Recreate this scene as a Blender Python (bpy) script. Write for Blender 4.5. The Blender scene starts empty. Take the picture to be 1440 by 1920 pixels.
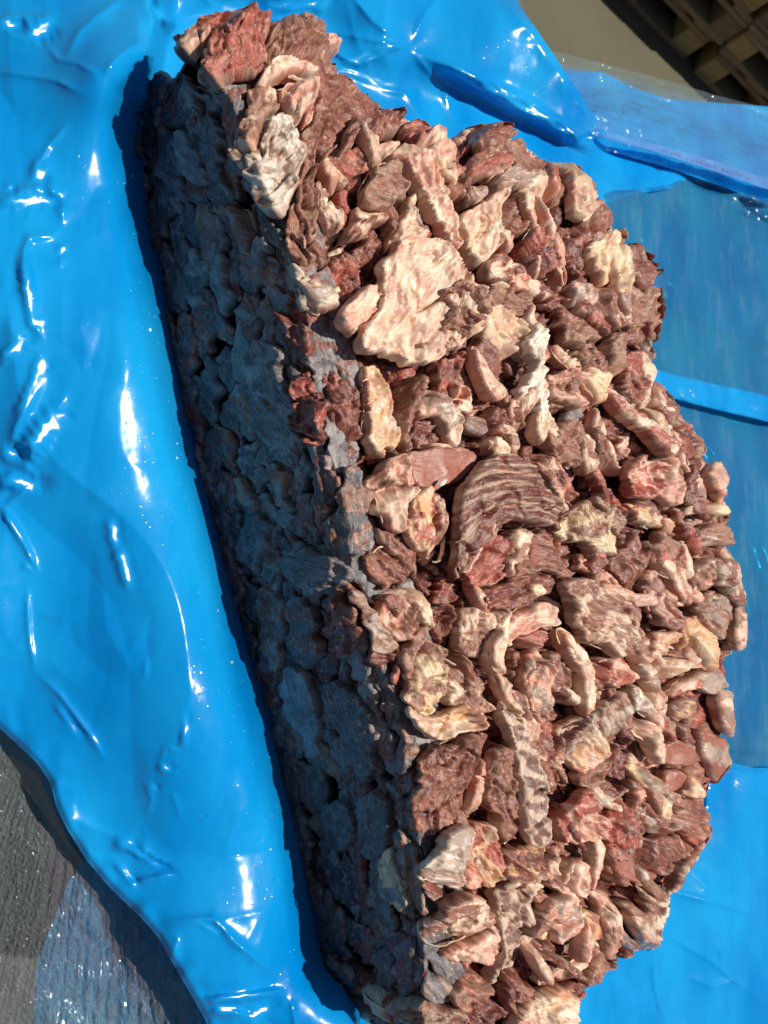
import bpy, math, random
import numpy as np
random.seed(7); rng = np.random.RandomState(11)
C0 = bpy.context.scene.collection
sc = bpy.context.scene
R = math.radians
# ------------------------------------------------------------------ camera
H = 0.16                     # height of the frozen block
FPX = 1440.0                 # focal length in photo pixels
def nrm(v): v = np.array(v, float); return v/np.linalg.norm(v)
CF = nrm([math.tan(R(33)), math.tan(R(8)), -1.0])
CR = nrm(np.cross(CF, [0, 1, 0])); CU = np.cross(CR, CF)
_v = CF + CR*(850-720)/FPX
CAM = np.array([0, 0, H]) - _v*0.62
def U(px, py, z):
    """point where the sight line of photo pixel (px,py) meets height z"""
    px = np.asarray(px, float); py = np.asarray(py, float)
    v = CF + CR*((px-720)/FPX)[..., None] - CU*((py-960)/FPX)[..., None]
    return CAM + v*((np.asarray(z)-CAM[2])/v[..., 2])[..., None]
cam = bpy.data.cameras.new('camera'); camo = bpy.data.objects.new('camera', cam); C0.objects.link(camo)
from mathutils import Matrix, Vector
camo.matrix_world = Matrix(((CR[0], CU[0], -CF[0], CAM[0]), (CR[1], CU[1], -CF[1], CAM[1]), (CR[2], CU[2], -CF[2], CAM[2]), (0, 0, 0, 1)))
cam.sensor_fit = 'VERTICAL'; cam.sensor_height = 24.0; cam.lens = 24.0*FPX/1920.0
cam.clip_start = 0.02; cam.clip_end = 200
cam.dof.use_dof = True; cam.dof.focus_distance = 0.66; cam.dof.aperture_fstop = 5.0
sc.camera = camo
# ------------------------------------------------------------------ world, sun, exposure
SUN_EL, SUN_AZ = 69.0, 4.0     # azimuth measured from +x towards +y
w = bpy.data.worlds.new('World'); sc.world = w; w.use_nodes = True
nt = w.node_tree; bg = nt.nodes['Background']; sky = nt.nodes.new('ShaderNodeTexSky')
sky.sky_type = 'NISHITA'; sky.sun_disc = False; sky.sun_elevation = R(SUN_EL); sky.sun_rotation = R(90-SUN_AZ)
nt.links.new(sky.outputs[0], bg.inputs[0]); bg.inputs[1].default_value = 0.05
sl = bpy.data.lights.new('sun', 'SUN'); sl.energy = 5.0; sl.angle = R(0.5); sl.color = (1.0, 0.945, 0.87)
slo = bpy.data.objects.new('sun', sl); C0.objects.link(slo)
SD = Vector((math.cos(R(SUN_EL))*math.cos(R(SUN_AZ)), math.cos(R(SUN_EL))*math.sin(R(SUN_AZ)), math.sin(R(SUN_EL))))
slo.rotation_euler = SD.to_track_quat('Z', 'Y').to_euler()
sc.view_settings.view_transform = 'Standard'; sc.view_settings.look = 'None'
sc.view_settings.exposure = -0.10; sc.view_settings.gamma = 1.0
sc.render.engine = 'CYCLES'
sc.cycles.transparent_max_bounces = 16; sc.cycles.max_bounces = 8
# ------------------------------------------------------------------ noise
_perm = rng.permutation(1024); _g = rng.uniform(-1, 1, (1024, 2)); _g /= np.linalg.norm(_g, axis=1)[:, None]
def pn(x, y):
    xi = np.floor(x).astype(int); yi = np.floor(y).astype(int); xf = x-xi; yf = y-yi
    def gr(i, j, a, b):
        g = _g[_perm[(_perm[(xi+i) & 1023]+yi+j) & 1023]]; return g[..., 0]*a+g[..., 1]*b
    u = xf*xf*xf*(xf*(xf*6-15)+10); v = yf*yf*yf*(yf*(yf*6-15)+10)
    a = gr(0, 0, xf, yf); b = gr(1, 0, xf-1, yf); c = gr(0, 1, xf, yf-1); d = gr(1, 1, xf-1, yf-1)
    return ((a+(b-a)*u)+((c+(d-c)*u)-(a+(b-a)*u))*v)*1.5
def fb(x, y, o=3):
    r = 0; a = 1; s = 0
    for k in range(o): r = r+a*pn(x*2**k+17.3*k, y*2**k-9.1*k); s += a; a *= .5
    return r/s
def rg(x, y, o=2):
    r = 0; a = 1; s = 0
    for k in range(o): r = r+a*(1-np.abs(pn(x*2**k+7.7*k, y*2**k+3.1*k))*2.2); s += a; a *= .5
    return np.clip(r/s, 0, 1)
def ss(a, b, x): t = np.clip((x-a)/(b-a), 0, 1); return t*t*(3-2*t)
# ------------------------------------------------------------------ object helpers
def tag(o, label=None, cat=None, group=None, kind=None):
    if label: o['label'] = label
    if cat: o['category'] = cat
    if group: o['group'] = group
    if kind: o['kind'] = kind
    return o
def link(name, me, mat, parent=None):
    o = bpy.data.objects.new(name, me); C0.objects.link(o)
    if mat and not me.materials: me.materials.append(mat)
    if parent: o.parent = parent
    return o
def mesh(name, V, F, smooth=True, col=None, fib=None):
    """F: int array (n,4); a triangle repeats its last index"""
    me = bpy.data.meshes.new(name); V = np.asarray(V, np.float32)
    F = np.asarray(F)
    if F.ndim == 2 and F.shape[1] == 4:
        tri = F[:, 2] == F[:, 3]
        fl = [tuple(f[:3]) if t else tuple(f) for f, t in zip(F.tolist(), tri)]
    else: fl = [tuple(f) for f in F.tolist()]
    me.from_pydata(V.tolist(), [], fl)
    if smooth: me.polygons.foreach_set('use_smooth', [True]*len(me.polygons))
    if col is not None:
        a = me.color_attributes.new('Col', 'FLOAT_COLOR', 'POINT')
        c = np.ones((len(V), 4), np.float32); c[:, :col.shape[1]] = col
        a.data.foreach_set('color', c.ravel())
    if fib is not None:
        a = me.attributes.new('Fib', 'FLOAT_VECTOR', 'POINT'); a.data.foreach_set('vector', np.asarray(fib, np.float32).ravel())
    me.update(); return me
def empty(name, loc=(0, 0, 0)):
    o = bpy.data.objects.new(name, None); o.location = loc; C0.objects.link(o); return o
# ------------------------------------------------------------------ materials
def mat(name):
    m = bpy.data.materials.new(name); m.use_nodes = True
    return m, m.node_tree, m.node_tree.nodes, m.node_tree.links, m.node_tree.nodes['Principled BSDF']
def noise(N, L, scale, detail=3, rough=.6, vec=None):
    n = N.new('ShaderNodeTexNoise'); n.inputs['Scale'].default_value = scale; n.inputs['Detail'].default_value = detail; n.inputs['Roughness'].default_value = rough
    if vec: L.new(vec, n.inputs['Vector'])
    return n.outputs['Fac']
def mapr(N, L, v, a, b, c, d):
    n = N.new('ShaderNodeMapRange'); L.new(v, n.inputs[0])
    for i, x in enumerate((a, b, c, d)): n.inputs[1+i].default_value = x
    return n.outputs[0]
def mth(N, L, op, a, b):
    n = N.new('ShaderNodeMath'); n.operation = op
    for i, x in enumerate((a, b)):
        if isinstance(x, (int, float)): n.inputs[i].default_value = x
        else: L.new(x, n.inputs[i])
    return n.outputs[0]
def bump(N, L, h, strength, dist, nin=None):
    b = N.new('ShaderNodeBump'); b.inputs['Strength'].default_value = strength; b.inputs['Distance'].default_value = dist
    L.new(h, b.inputs['Height'])
    if nin: L.new(nin, b.inputs['Normal'])
    return b.outputs[0]
def meat_material(name, rough, fibc, fibb, bscale, thread, sss=0):
    """base colour from the piece, fine fibres and threads laid along the piece's own grain (attribute Fib)"""
    m, T, N, L, P = mat(name)
    a = N.new('ShaderNodeAttribute'); a.attribute_name = 'Col'; fa = N.new('ShaderNodeAttribute'); fa.attribute_name = 'Fib'
    tc = N.new('ShaderNodeTexCoord'); o = tc.outputs['Object']
    def fv(sx, sy):
        mp = N.new('ShaderNodeMapping'); mp.inputs['Scale'].default_value = (sx, sy, 1); L.new(fa.outputs['Vector'], mp.inputs[0]); return mp.outputs[0]
    def fn(sx, sy, det=3, dist=0.0, ty='FBM'):
        n = N.new('ShaderNodeTexNoise'); n.inputs['Scale'].default_value = 1; n.inputs['Detail'].default_value = det; n.inputs['Distortion'].default_value = dist
        L.new(fv(sx, sy), n.inputs['Vector']); return n.outputs['Fac']
    f1 = fn(85, 900, 3, .6); f2 = fn(45, 380, 2, .5)
    n1 = noise(N, L, 420, 4, .62, o); n2 = noise(N, L, 1300, 2, .6, o); n3 = noise(N, L, 110, 3, .6, o)
    f = mth(N, L, 'MULTIPLY', mapr(N, L, f1, .3, .7, 1-fibc, 1+fibc*.8), mapr(N, L, f2, .3, .7, 1-fibc*.6, 1+fibc*.5))
    f = mth(N, L, 'MULTIPLY', f, mapr(N, L, n1, .25, .75, .88, 1.10))
    mx = N.new('ShaderNodeVectorMath'); mx.operation = 'SCALE'; L.new(a.outputs['Color'], mx.inputs[0]); L.new(f, mx.inputs['Scale'])
    # thin pale connective threads
    vn = N.new('ShaderNodeTexVoronoi'); vn.feature = 'DISTANCE_TO_EDGE'; vn.inputs['Scale'].default_value = 1
    ad = N.new('ShaderNodeVectorMath'); ad.operation = 'ADD'; L.new(fv(75, 210), ad.inputs[0])
    nc = N.new('ShaderNodeTexNoise'); nc.inputs['Scale'].default_value = 160; nc.inputs['Detail'].default_value = 3; L.new(o, nc.inputs['Vector']); L.new(nc.outputs['Color'], ad.inputs[1]); L.new(ad.outputs[0], vn.inputs['Vector'])
    th = mth(N, L, 'MULTIPLY', mapr(N, L, vn.outputs['Distance'], .0, .055, 1, 0), mapr(N, L, n3, .42, .6, 0, thread))
    mi = N.new('ShaderNodeMix'); mi.data_type = 'RGBA'; L.new(th, mi.inputs[0]); L.new(mx.outputs[0], mi.inputs[6]); mi.inputs[7].default_value = (.66, .50, .38, 1)
    fr = mapr(N, L, noise(N, L, 1900, 1, .5, o), .69, .76, 0, .3)
    m2 = N.new('ShaderNodeMix'); m2.data_type = 'RGBA'; L.new(fr, m2.inputs[0]); L.new(mi.outputs[2], m2.inputs[6]); m2.inputs[7].default_value = (.75, .70, .66, 1)
    L.new(m2.outputs[2], P.inputs['Base Color'])
    L.new(mapr(N, L, n3, .3, .7, rough-.12, rough+.15), P.inputs['Roughness'])
    P.inputs['Specular IOR Level'].default_value = .5
    b = bump(N, L, f2, fibb, .0022); b = bump(N, L, f1, fibb, .0012, b); b = bump(N, L, n1, bscale, .0010, b); b = bump(N, L, n2, bscale, .0004, b); b = bump(N, L, th, .5, .0006, b)
    L.new(b, P.inputs['Normal'])
    if sss:
        P.inputs['Subsurface Weight'].default_value = sss; P.inputs['Subsurface Radius'].default_value = (1, .35, .2); P.inputs['Subsurface Scale'].default_value = .003
    return m
M_MUS = meat_material('muscle_meat', .40, .26, .5, .45, .42, .15)
M_FAT = meat_material('frozen_fat', .38, .04, .22, .28, .10, .3)
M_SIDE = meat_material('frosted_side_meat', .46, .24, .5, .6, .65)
M_CORE, *_r = mat('gap_shade_core'); _r[3].inputs['Base Color'].default_value = (.028, .010, .008, 1); _r[3].inputs['Roughness'].default_value = .7  # near-black colour puts shade into the gaps between pieces
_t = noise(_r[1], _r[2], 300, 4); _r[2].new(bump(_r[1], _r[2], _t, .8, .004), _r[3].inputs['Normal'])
# ------------------------------------------------------------------ block surface: photo pixel -> height
def pl(*p): a = np.array(p, float); return a[:, 0], a[:, 1]
_by, _bx = pl((-50, 300), (150, 268), (230, 251), (300, 252), (400, 266), (600, 312), (800, 352), (1000, 405), (1200, 458), (1400, 515), (1600, 565), (1750, 596), (1850, 632), (2000, 690))
_ey, _ex = pl((-50, 330), (60, 345), (100, 350), (200, 440), (300, 485), (400, 525), (500, 555), (600, 578), (700, 580), (800, 600), (900, 640), (1000, 665), (1100, 655), (1200, 690), (1300, 740), (1400, 765), (1500, 778), (1600, 790), (1700, 795), (1900, 800), (2000, 810))
OUT = np.array([(251, 230), (262, 190), (285, 158), (320, 150), (338, 120), (345, 90), (375, 55), (420, 28), (460, 28), (495, 45), (540, 40), (580, 40), (604, 70), (600, 130), (640, 175), (690, 210), (740, 215), (775, 238), (830, 262), (860, 262), (880, 240), (920, 240), (960, 268), (1010, 300), (1075, 325), (1105, 365), (1135, 400), (1140, 440), (1180, 470), (1215, 520), (1222, 580), (1215, 640), (1205, 690), (1240, 750), (1290, 810), (1320, 850), (1350, 900), (1352, 950), (1368, 1010), (1380, 1100), (1382, 1170), (1372, 1220), (1355, 1290), (1355, 1400), (1358, 1430), (1325, 1470), (1318, 1530), (1300, 1575), (1298, 1610), (1250, 1650), (1245, 1700), (1220, 1780), (1150, 1782), (1118, 1800), (1112, 1840), (1060, 1880), (1052, 1960), (745, 1960), (748, 1890), (700, 1862), (640, 1838), (610, 1815), (592, 1760), (565, 1600), (515, 1400), (458, 1200), (405, 1000), (352, 800), (312, 600), (266, 400), (252, 300)], float)
ROUT = OUT[12:53]            # far right outline, for the rounding down of the edge
def seg_dist(P, A, closed=True):
    """distance from points P (n,2) to polyline A, and nearest point"""
    B = np.roll(A, -1, 0) if closed else A[1:]; A2 = A if closed else A[:-1]
    best = np.full(len(P), 1e9); Q = np.zeros_like(P)
    for a, b in zip(A2, B):
        d = b-a; l = max(d@d, 1e-9); t = np.clip(((P-a)@d)/l, 0, 1); q = a+t[:, None]*d
        e = ((P-q)**2).sum(1); m = e < best; best[m] = e[m]; Q[m] = q[m]
    return np.sqrt(best), Q
def inside(P, A):
    r = np.zeros(len(P), bool); B = np.roll(A, -1, 0)
    for (ax, ay), (bx, by) in zip(A, B):
        c = (ay > P[:, 1]) != (by > P[:, 1])
        if ay != by: r ^= c & (P[:, 0] < (bx-ax)*(P[:, 1]-ay)/(by-ay)+ax)
    return r
def zmap(px, py):
    xb = np.interp(py, _by, _bx); xe = np.interp(py, _ey, _ex)
    s = np.clip((px-xb)/np.maximum(xe-xb, 20), 0, 1)
    z = H*np.where(s < .9, s, .9+ss(.9, 1.05, s)*.1)
    z = z+.006*fb(px/170+3, py/170, 2)*ss(0, .3, s)
    P = np.stack([px, py], -1).reshape(-1, 2)
    d, _ = seg_dist(P, ROUT, False); d = d.reshape(np.shape(px))
    z = z-.028*(1-np.clip(d/75, 0, 1))**2
    dt, _ = seg_dist(P, np.array([(251, 230), (262, 190), (285, 158), (338, 120), (345, 90), (420, 28), (580, 40)], float), False)
    z = z-.02*(1-np.clip(dt.reshape(np.shape(px))/60, 0, 1))**2*s
    return np.maximum(z, .001)
# coarse normal field of the block surface
_gx = np.arange(150, 1500, 25.); _gy = np.arange(-100, 2080, 25.)
_GX, _GY = np.meshgrid(_gx, _gy)
def _nf():
    e = 28.
    a = U(_GX+e, _GY, zmap(_GX+e, _GY))-U(_GX-e, _GY, zmap(_GX-e, _GY))
    b = U(_GX, _GY-e, zmap(_GX, _GY-e))-U(_GX, _GY+e, zmap(_GX, _GY+e))
    n = np.cross(a, b); n /= np.linalg.norm(n, axis=-1)[..., None]
    xe = np.interp(_GY, _ey, _ex); left = ss(40, -40, _GX-xe)[..., None]
    n = n*(1)+0; nt_ = np.array([-.08, 0, 1.]); nl = np.array([-.93, 0, .36])
    n = nl*left+(.5*n+.5*nt_)*(1-left)
    for _ in range(1): n = (n+np.roll(n, 1, 0)+np.roll(n, -1, 0)+np.roll(n, 1, 1)+np.roll(n, -1, 1))
    return n/np.linalg.norm(n, axis=-1)[..., None]
_NF = _nf()
def nfield(px, py):
    fx = np.clip((px-_gx[0])/25, 0, len(_gx)-1.001); fy = np.clip((py-_gy[0])/25, 0, len(_gy)-1.001)
    i = fx.astype(int); j = fy.astype(int); u = (fx-i)[..., None]; v = (fy-j)[..., None]
    n = (_NF[j, i]*(1-u)+_NF[j, i+1]*u)*(1-v)+(_NF[j+1, i]*(1-u)+_NF[j+1, i+1]*u)*v
    return n/np.linalg.norm(n, axis=-1)[..., None]
# ------------------------------------------------------------------ polygon -> sheet grid with a snapped rim
def chaikin(A, n=2):
    for _ in range(n):
        B = np.roll(A, -1, 0); A = np.stack([A*.78+B*.22, A*.22+B*.78], 1).reshape(-1, 2)
    return A
def resample(A, sp):
    B = np.roll(A, -1, 0); l = np.linalg.norm(B-A, axis=1); c = np.concatenate([[0], np.cumsum(l)])
    n = max(int(c[-1]/sp), 12); t = np.linspace(0, c[-1], n, endpoint=False)
    AA = np.vstack([A, A[:1]]); return np.stack([np.interp(t, c, AA[:, 0]), np.interp(t, c, AA[:, 1])], 1)
def gridpoly(A, g):
    """vertices, quads, rim vertex order pairs, distance to the rim"""
    x0, y0 = A.min(0)-g; x1, y1 = A.max(0)+2*g
    xs = np.arange(x0, x1, g); ys = np.arange(y0, y1, g)
    X, Y = np.meshgrid(xs, ys); P = np.stack([X.ravel(), Y.ravel()], 1); nx = len(xs); ny = len(ys)
    ins = inside(P, A).reshape(ny, nx)
    cell = (ins[:-1, :-1].astype(int)+ins[1:, :-1]+ins[:-1, 1:]+ins[1:, 1:]) >= 2
    used = np.zeros((ny, nx), bool)
    for a in (0, 1):
        for b in (0, 1): used[a:ny-1+a, b:nx-1+b] |= cell
    idx = np.full((ny, nx), -1); idx[used] = np.arange(used.sum())
    j, i = np.nonzero(cell)
    F = np.stack([idx[j, i], idx[j+1, i], idx[j+1, i+1], idx[j, i+1]], 1)
    P = P.reshape(ny, nx, 2)[used]; insu = ins[used]
    E = {}
    for f in F:
        for a, b in ((f[0], f[1]), (f[1], f[2]), (f[2], f[3]), (f[3], f[0])):
            if (b, a) in E: del E[(b, a)]
            else: E[(a, b)] = 1
    rim = np.array(list(E.keys()))
    d, Q = seg_dist(P, A)
    rv = np.unique(rim) if len(rim) else np.array([], int)
    isr = np.zeros(len(P), bool); isr[rv] = True
    mv = isr | ~insu
    P = P.copy(); P[mv] = Q[mv]; d = np.where(mv, 0, d)
    return P, F, rim, d
# ------------------------------------------------------------------ colours (linear albedo)
KC = {  # main, second
 'm': ((.185, .047, .031), (.30, .105, .068)), 'r': ((.34, .052, .034), (.46, .15, .10)), 'd': ((.12, .017, .014), (.21, .046, .035)),
 'f': ((.80, .60, .43), (.68, .40, .29)), 'p': ((.74, .45, .33), (.64, .27, .19)), 'y': ((.78, .60, .36), (.70, .47, .28)),
 'o': ((.66, .36, .17), (.68, .47, .29)), 's': ((.42, .32, .25), (.33, .21, .16)), 'w': ((.78, .69, .57), (.62, .49, .38)),
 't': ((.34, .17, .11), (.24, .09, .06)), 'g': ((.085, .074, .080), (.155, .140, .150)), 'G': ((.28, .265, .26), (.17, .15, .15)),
 'q': ((.34, .115, .075), (.38, .15, .10)), 'M': ((.22, .085, .06), (.66, .48, .36)), 'A': ((.17, .042, .030), (.24, .080, .055))}
FATK = set('fpyow'); MUSK = set('mrdtqMA')
def colour(kind, px, py, d, s, t, off, warp, m1=None, m2=None, m3=None):
    k1 = kind[0]; k2 = kind[1] if len(kind) > 1 else None
    def one(k):
        c1, c2 = map(np.array, KC[k]); n = fb(px/34+off+warp, py/34-off+warp, 3)*1.25+.25*fb(s/60+off, t/7, 2)
        c = c1+(c2-c1)*ss(-.3, .5, n)[:, None]
        st = fb(s/42+off, t/3.4, 2)+.5*fb(s/18-off, t/1.9+9, 1); fib = .20 if k in 'mrdMAt' else (.03 if k in 'q' else .09)
        c = c*(1+fib*np.clip(st*1.6, -1, 1))[:, None]
        if k in 'mrdtA':                                 # pale marbling along the fibres
            v = rg(s/46+off*2, t/(10. if k == 'A' else 7.5), 1); lines = ss(.86, .99, v)*ss(-.25, .3, fb(px/30-off, py/30, 2))
            amt = {'m': .5, 'r': .42, 'd': .2, 't': .38, 'A': .35}[k]
            c = c+(np.array((.60, .41, .29))-c)*(lines*amt)[:, None]
            v = rg(px/15+off+warp*2, py/15, 1); net = ss(.93, 1, v)*ss(.0, .35, fb(px/40+off, py/40+4, 1))
            c = c+(np.array((.60, .42, .31))-c)*(net*.5)[:, None]
        if k == 'A':
            v = ss(-.12, .38, pn(s/75+off, t/6.2)); c = c+(np.array((.56, .38, .27))-c)*(ss(.35, 1, v)*.85)[:, None]; c = c*(1-.35*ss(.05, .4, pn(s/75+off+9, t/5.+3)))[:, None]
        if k == 'M':
            v = pn(s/17+off, t/30)+.35*fb(px/9, py/9+off, 2); c = np.array(KC[k][1])+(np.array(KC[k][0])*.8-np.array(KC[k][1]))*(ss(-.15, .15, v)*ss(2, 8, d))[:, None]*.9
        if k in 'fpyos':                                 # pink blush, fine striation, thin red veins
            b = ss(-.05, .75, fb(px/40+off*3, py/40+5, 3)); c = c+(np.array((.60, .25, .17))-c)*(b*{'f': .30, 'p': .5, 'y': .2, 'o': .4, 's': .2}[k])[:, None]
            v = rg(s/40-off, t/13, 2); c = c*(1-.14*ss(.86, .98, v))[:, None]
            v = rg(px/30-off+warp*2, py/30+off, 2); c = c+(np.array((.48, .09, .06))-c)*(ss(.94, 1, v)*ss(0, .4, fb(px/50, py/50+off, 1))*.6)[:, None]
            c = c+(np.array((.60, .17, .10))-c)*(ss(10, 1, d+8*fb(px/30, py/30+off, 1))*ss(-.1, .35, fb(px/55+off, py/55, 1))*{'f': .5, 'p': .6, 'y': .35, 'o': .5, 's': .3}[k])[:, None]
            c = c+(np.array((.84, .76, .62))-c)*(ss(.0, .6, fb(s/55-off, t/28+off, 3))*.4)[:, None]
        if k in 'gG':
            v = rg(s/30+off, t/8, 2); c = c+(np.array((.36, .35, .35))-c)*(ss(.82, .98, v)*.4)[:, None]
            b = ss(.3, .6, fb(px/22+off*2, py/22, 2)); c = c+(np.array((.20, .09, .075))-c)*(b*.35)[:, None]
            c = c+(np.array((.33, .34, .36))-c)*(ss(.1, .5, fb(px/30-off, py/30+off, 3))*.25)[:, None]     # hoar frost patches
        return c
    c = one(k1)
    if k2:
        c2 = one(k2); m = m1
        c = c+(c2-c)*m[:, None]
    if k1 not in 'qMAw':                                 # each torn layer has its own tone
        c = c*(1+(.16 if k1 not in 'gG' else .3)*(m2-.5)-.12*(m3-.5))[:, None]
        c = c+(np.array((.46, .15, .10))-c)*((1-m2)*m3*(.22 if k1 not in 'gG' else .06))[:, None]
        em = np.exp(-((m2-.5)/.32)**2); ec = np.array((.66, .50, .37)) if k1 not in 'gG' else np.array((.36, .33, .32))
        c = c+(ec-c)*(em*.5)[:, None]
    if k1 not in 'wd':                                   # pale connective rim, broken
        rim = ss(4.5, 1.2, d+2*pn(px/7+off, py/7))*ss(-.1, .25, pn(px/24+off, py/24+3))
        rc = np.array((.62, .45, .33)) if k1 not in 'gG' else np.array((.40, .34, .31))
        c = c+(rc-c)*(rim*.55)[:, None]
    bl = ss(.3, .75, fb(px/26+off*7, py/26, 2)); c = c+(np.array((.26, .05, .035))-c)*(bl*(.4 if k1 not in 'gGw' else .1))[:, None]
    return np.clip(c, .01, .9)
def gwarp(A, a1=7.5, a2=3.0):
    x, y = A[:, 0], A[:, 1]
    return A+np.stack([a1*fb(x/34, y/34, 1)*1.6+a2*fb(x/12+40, y/12, 1)*1.6, a1*fb(x/34+70, y/34, 1)*1.6+a2*fb(x/12, y/12+40, 1)*1.6], 1)
PXM = .00043                  # metres per photo pixel near the block
def piece_arrays(kind, ang, lift, A, g=2.6, thick=None, flat=False, deep=None, rough=1.0, jag=None, torn=.35):
    off = rng.uniform(0, 300); k = kind[0]
    A = chaikin(np.asarray(A, float), 1); A = resample(A, 3.0); wmin = seg_dist(A.mean(0)[None], A)[0][0]; wmin = gridpoly(A, 6.0)[3].max(initial=6)
    fw = 1.0 if k in 'gG' else .25 if k in 'MAyw' else min(1., (wmin/22)**2); A = gwarp(A, *(fw*np.array((7.5, 2.6) if k in 'mrdgG' else (6., 1.2) if k not in 'qsyow' else (4., .6))))
    n = len(A); cen = A.mean(0); sz = math.sqrt(max(np.ptp(A[:, 0])*np.ptp(A[:, 1]), 1))
    tg = np.roll(A, -1, 0)-np.roll(A, 1, 0); nn = np.stack([tg[:, 1], -tg[:, 0]], 1); nn /= np.maximum(np.linalg.norm(nn, axis=1), 1e-6)[:, None]
    j = jag if jag is not None else {'m': 2.0, 't': 1.8, 'r': 1.8, 'd': 2.2, 'w': 4, 'A': 1.2, 'q': 1.1}.get(k, 1.4)
    q = A/1.0; am = min(1.0, sz/70)
    rgh = 1.0 if k in 'mrdw' else .35
    A = A+nn*(j*am*(3.0*fb(q[:, 0]/30+off, q[:, 1]/30, 1)+1.1*rgh*fb(q[:, 0]/10+off, q[:, 1]/10, 1)+.45*rgh*pn(q[:, 0]/4+off, q[:, 1]/4))-torn*rgh*am*14*ss(.80, 1, rg(q[:, 0]/20-off, q[:, 1]/20+off, 1)))[:, None]
    A[:, 0] = np.maximum(A[:, 0], np.interp(A[:, 1], _by, _bx)+1.5*pn(A[:, 1]/9, A[:, 1]*0+off))
    P, F, rim, d = gridpoly(A, g)
    if not len(F): return None
    px, py = P.T; a = R(ang); ca, sa = math.cos(a), math.sin(a)
    wx = 15*fb(px/95+off, py/95, 1)+3*fb(px/30, py/30+off, 1); wy = 15*fb(px/95-off, py/95+off, 1)+3*fb(px/30+9, py/30+off, 1)
    s = (px+wx-cen[0])*ca+(py+wy-cen[1])*sa; t = -(px+wx-cen[0])*sa+(py+wy-cen[1])*ca
    warp = fb(px/45+off, py/45, 2)
    if k == 'A':
        rr = np.hypot(px-935, py-1065)+wx*.6; s = np.arctan2(py-1065, px-935)*120; t = rr
    dm = max(d.max(), 1); ext = math.hypot(np.ptp(A[:, 0]), np.ptp(A[:, 1]))
    if k in 'fpyost' and dm < .17*ext: t = d+.25*wx          # strips: the grain follows the edge
    if thick is None: thick = min(.0038+.00008*dm, .0075)
    Rr = min(2.6, dm*.5) if not flat else min(2.6, dm*.5); e = np.clip(d/Rr, 0, 1); prof = np.sqrt(np.clip(1-(1-e)**2, 0, 1))
    big = min(1.0, dm/28)
    h = lift/1000.*(.62 if flat else 1.0)+thick*(prof-.3)
    if not flat:
        sm = {'f': .6, 'p': .7, 'y': .6, 'o': .6, 's': .7, 'w': .8, 't': .8}.get(k, 1.0)
        h = h+.0056*big*(fb(px/80-off, py/80, 1)*.8+.15*sm*fb(px/32-off, py/32, 1))*rough                           # body of the piece
        h = h+.0036*big*sm*fb(s/90+off, t/24, 1)*rough                           # broad folds along the fibres
        h = h-.0055*big*ss(.80, 1, rg(s/95+off, t/30, 1))*ss(-.15, .25, pn(px/50+off, py/50))*ss(2, 9, d)   # deep folds
        h = h-.0008*sm*ss(.80, 1, rg(s/60-off, t/13, 2))*prof*rough                    # creases
        gx = px+20*fb(px/90, py/90+7, 2); gy = py+20*fb(px/90+5, py/90, 2); h = h-.0075*ss(.87, .99, rg(gx/62+3, gy/95, 1))*ss(-.2, .2, pn(px/130, py/130+9))
        tl = rng.uniform(-.32, .32, 2); lim = .010; h = h+np.clip((s*tl[0]*.6+t*tl[1])*PXM, -lim, lim)*(1 if lift < 14 else .5)
        h = h+.0026*(rg(gx/48+11, gy/70+5, 1)-.5)                                        # folds shared by neighbours
        h = h+.0017*(.4+.6*sm)*big*rg(s/130+off, t/rng.uniform(13, 22), 1)**2*ss(-.35, .3, pn(px/60-off, py/60))   # pleats
        if rng.rand() < .75 and lift < 15:                                               # one end runs in under its neighbours
            aa = rng.uniform(0, 6.28); pr = (px-cen[0])*math.cos(aa)+(py-cen[1])*math.sin(aa); h = h-.016*ss(.1, 1.0, pr/max(pr.max(), 1))
        if rng.rand() < .6: h = h+.0030*rng.uniform(.4, 1)*np.exp(-(d/4.)**2)*ss(-.2, .2, pn(px/34+off, py/34))*2*big   # raised torn edge
        if rng.rand() < .14 and dm > 14: h = h-.006*ss(2, dm*.8, d+5*pn(px/16+off, py/16))                    # hollow piece
    else:
        h = h+.0012*fb(px/40-off, py/40, 2)*prof*2
        tl = rng.uniform(-.07, .07, 2); h = h+np.clip((s*tl[0]*.5+t*tl[1])*PXM, -.004, .004)
        if k != 'q': h = h-.0014*ss(.8, 1, rg(s/36+off, t/11, 2))*prof
    L1 = fb(px/40+off*5+warp*1.5, py/40-off, 3)+.25*fb(s/40, t/10+off, 2)+.03; m1 = ss(0, .05, L1)
    L2 = fb(s/85+off*2, t/27-off, 3)+.12*pn(px/7, py/7+off); m2 = ss(0, .045, L2); L3 = fb(s/55-off*2, t/17+off, 2)+.15*pn(px/6, py/6-off); m3 = ss(0, .05, L3)
    lay = (.0013*m1*(len(kind) > 1)+.0024*m2+.0013*m3)*(min(1., dm/16) if k not in 'qMA' else .25)*(1 if not flat else .45)
    h = h+lay*ss(0, 4, d)+.0006*np.exp(-(L2/.05)**2)*big*(k not in 'qgG')
    if k in 'mrdtMA': h = h+.00060*fb(s/34+off, t/4.2, 2)*prof*2.0*rough+.0003*fb(s/12-off, t/2.4, 1)*prof
    elif k in 'gG': h = h+.00010*fb(px/5+off, py/5, 2)*prof*2+.0003*fb(s/40+off, t/6, 2)*prof*2
    elif k != 'q': h = h+.00030*fb(s/55+off, t/5.5, 2)*prof*2+.00012*fb(px/7+off, py/7, 2)*prof*1.6
    if k == 'w': h = h+.0016*np.abs(fb(px/6+off, py/6, 3))*prof*2
    if kind in ('pr', 'fp', 'p'): h = h+.0011*fb(px/15+off, py/15, 2)*prof*2
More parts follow.
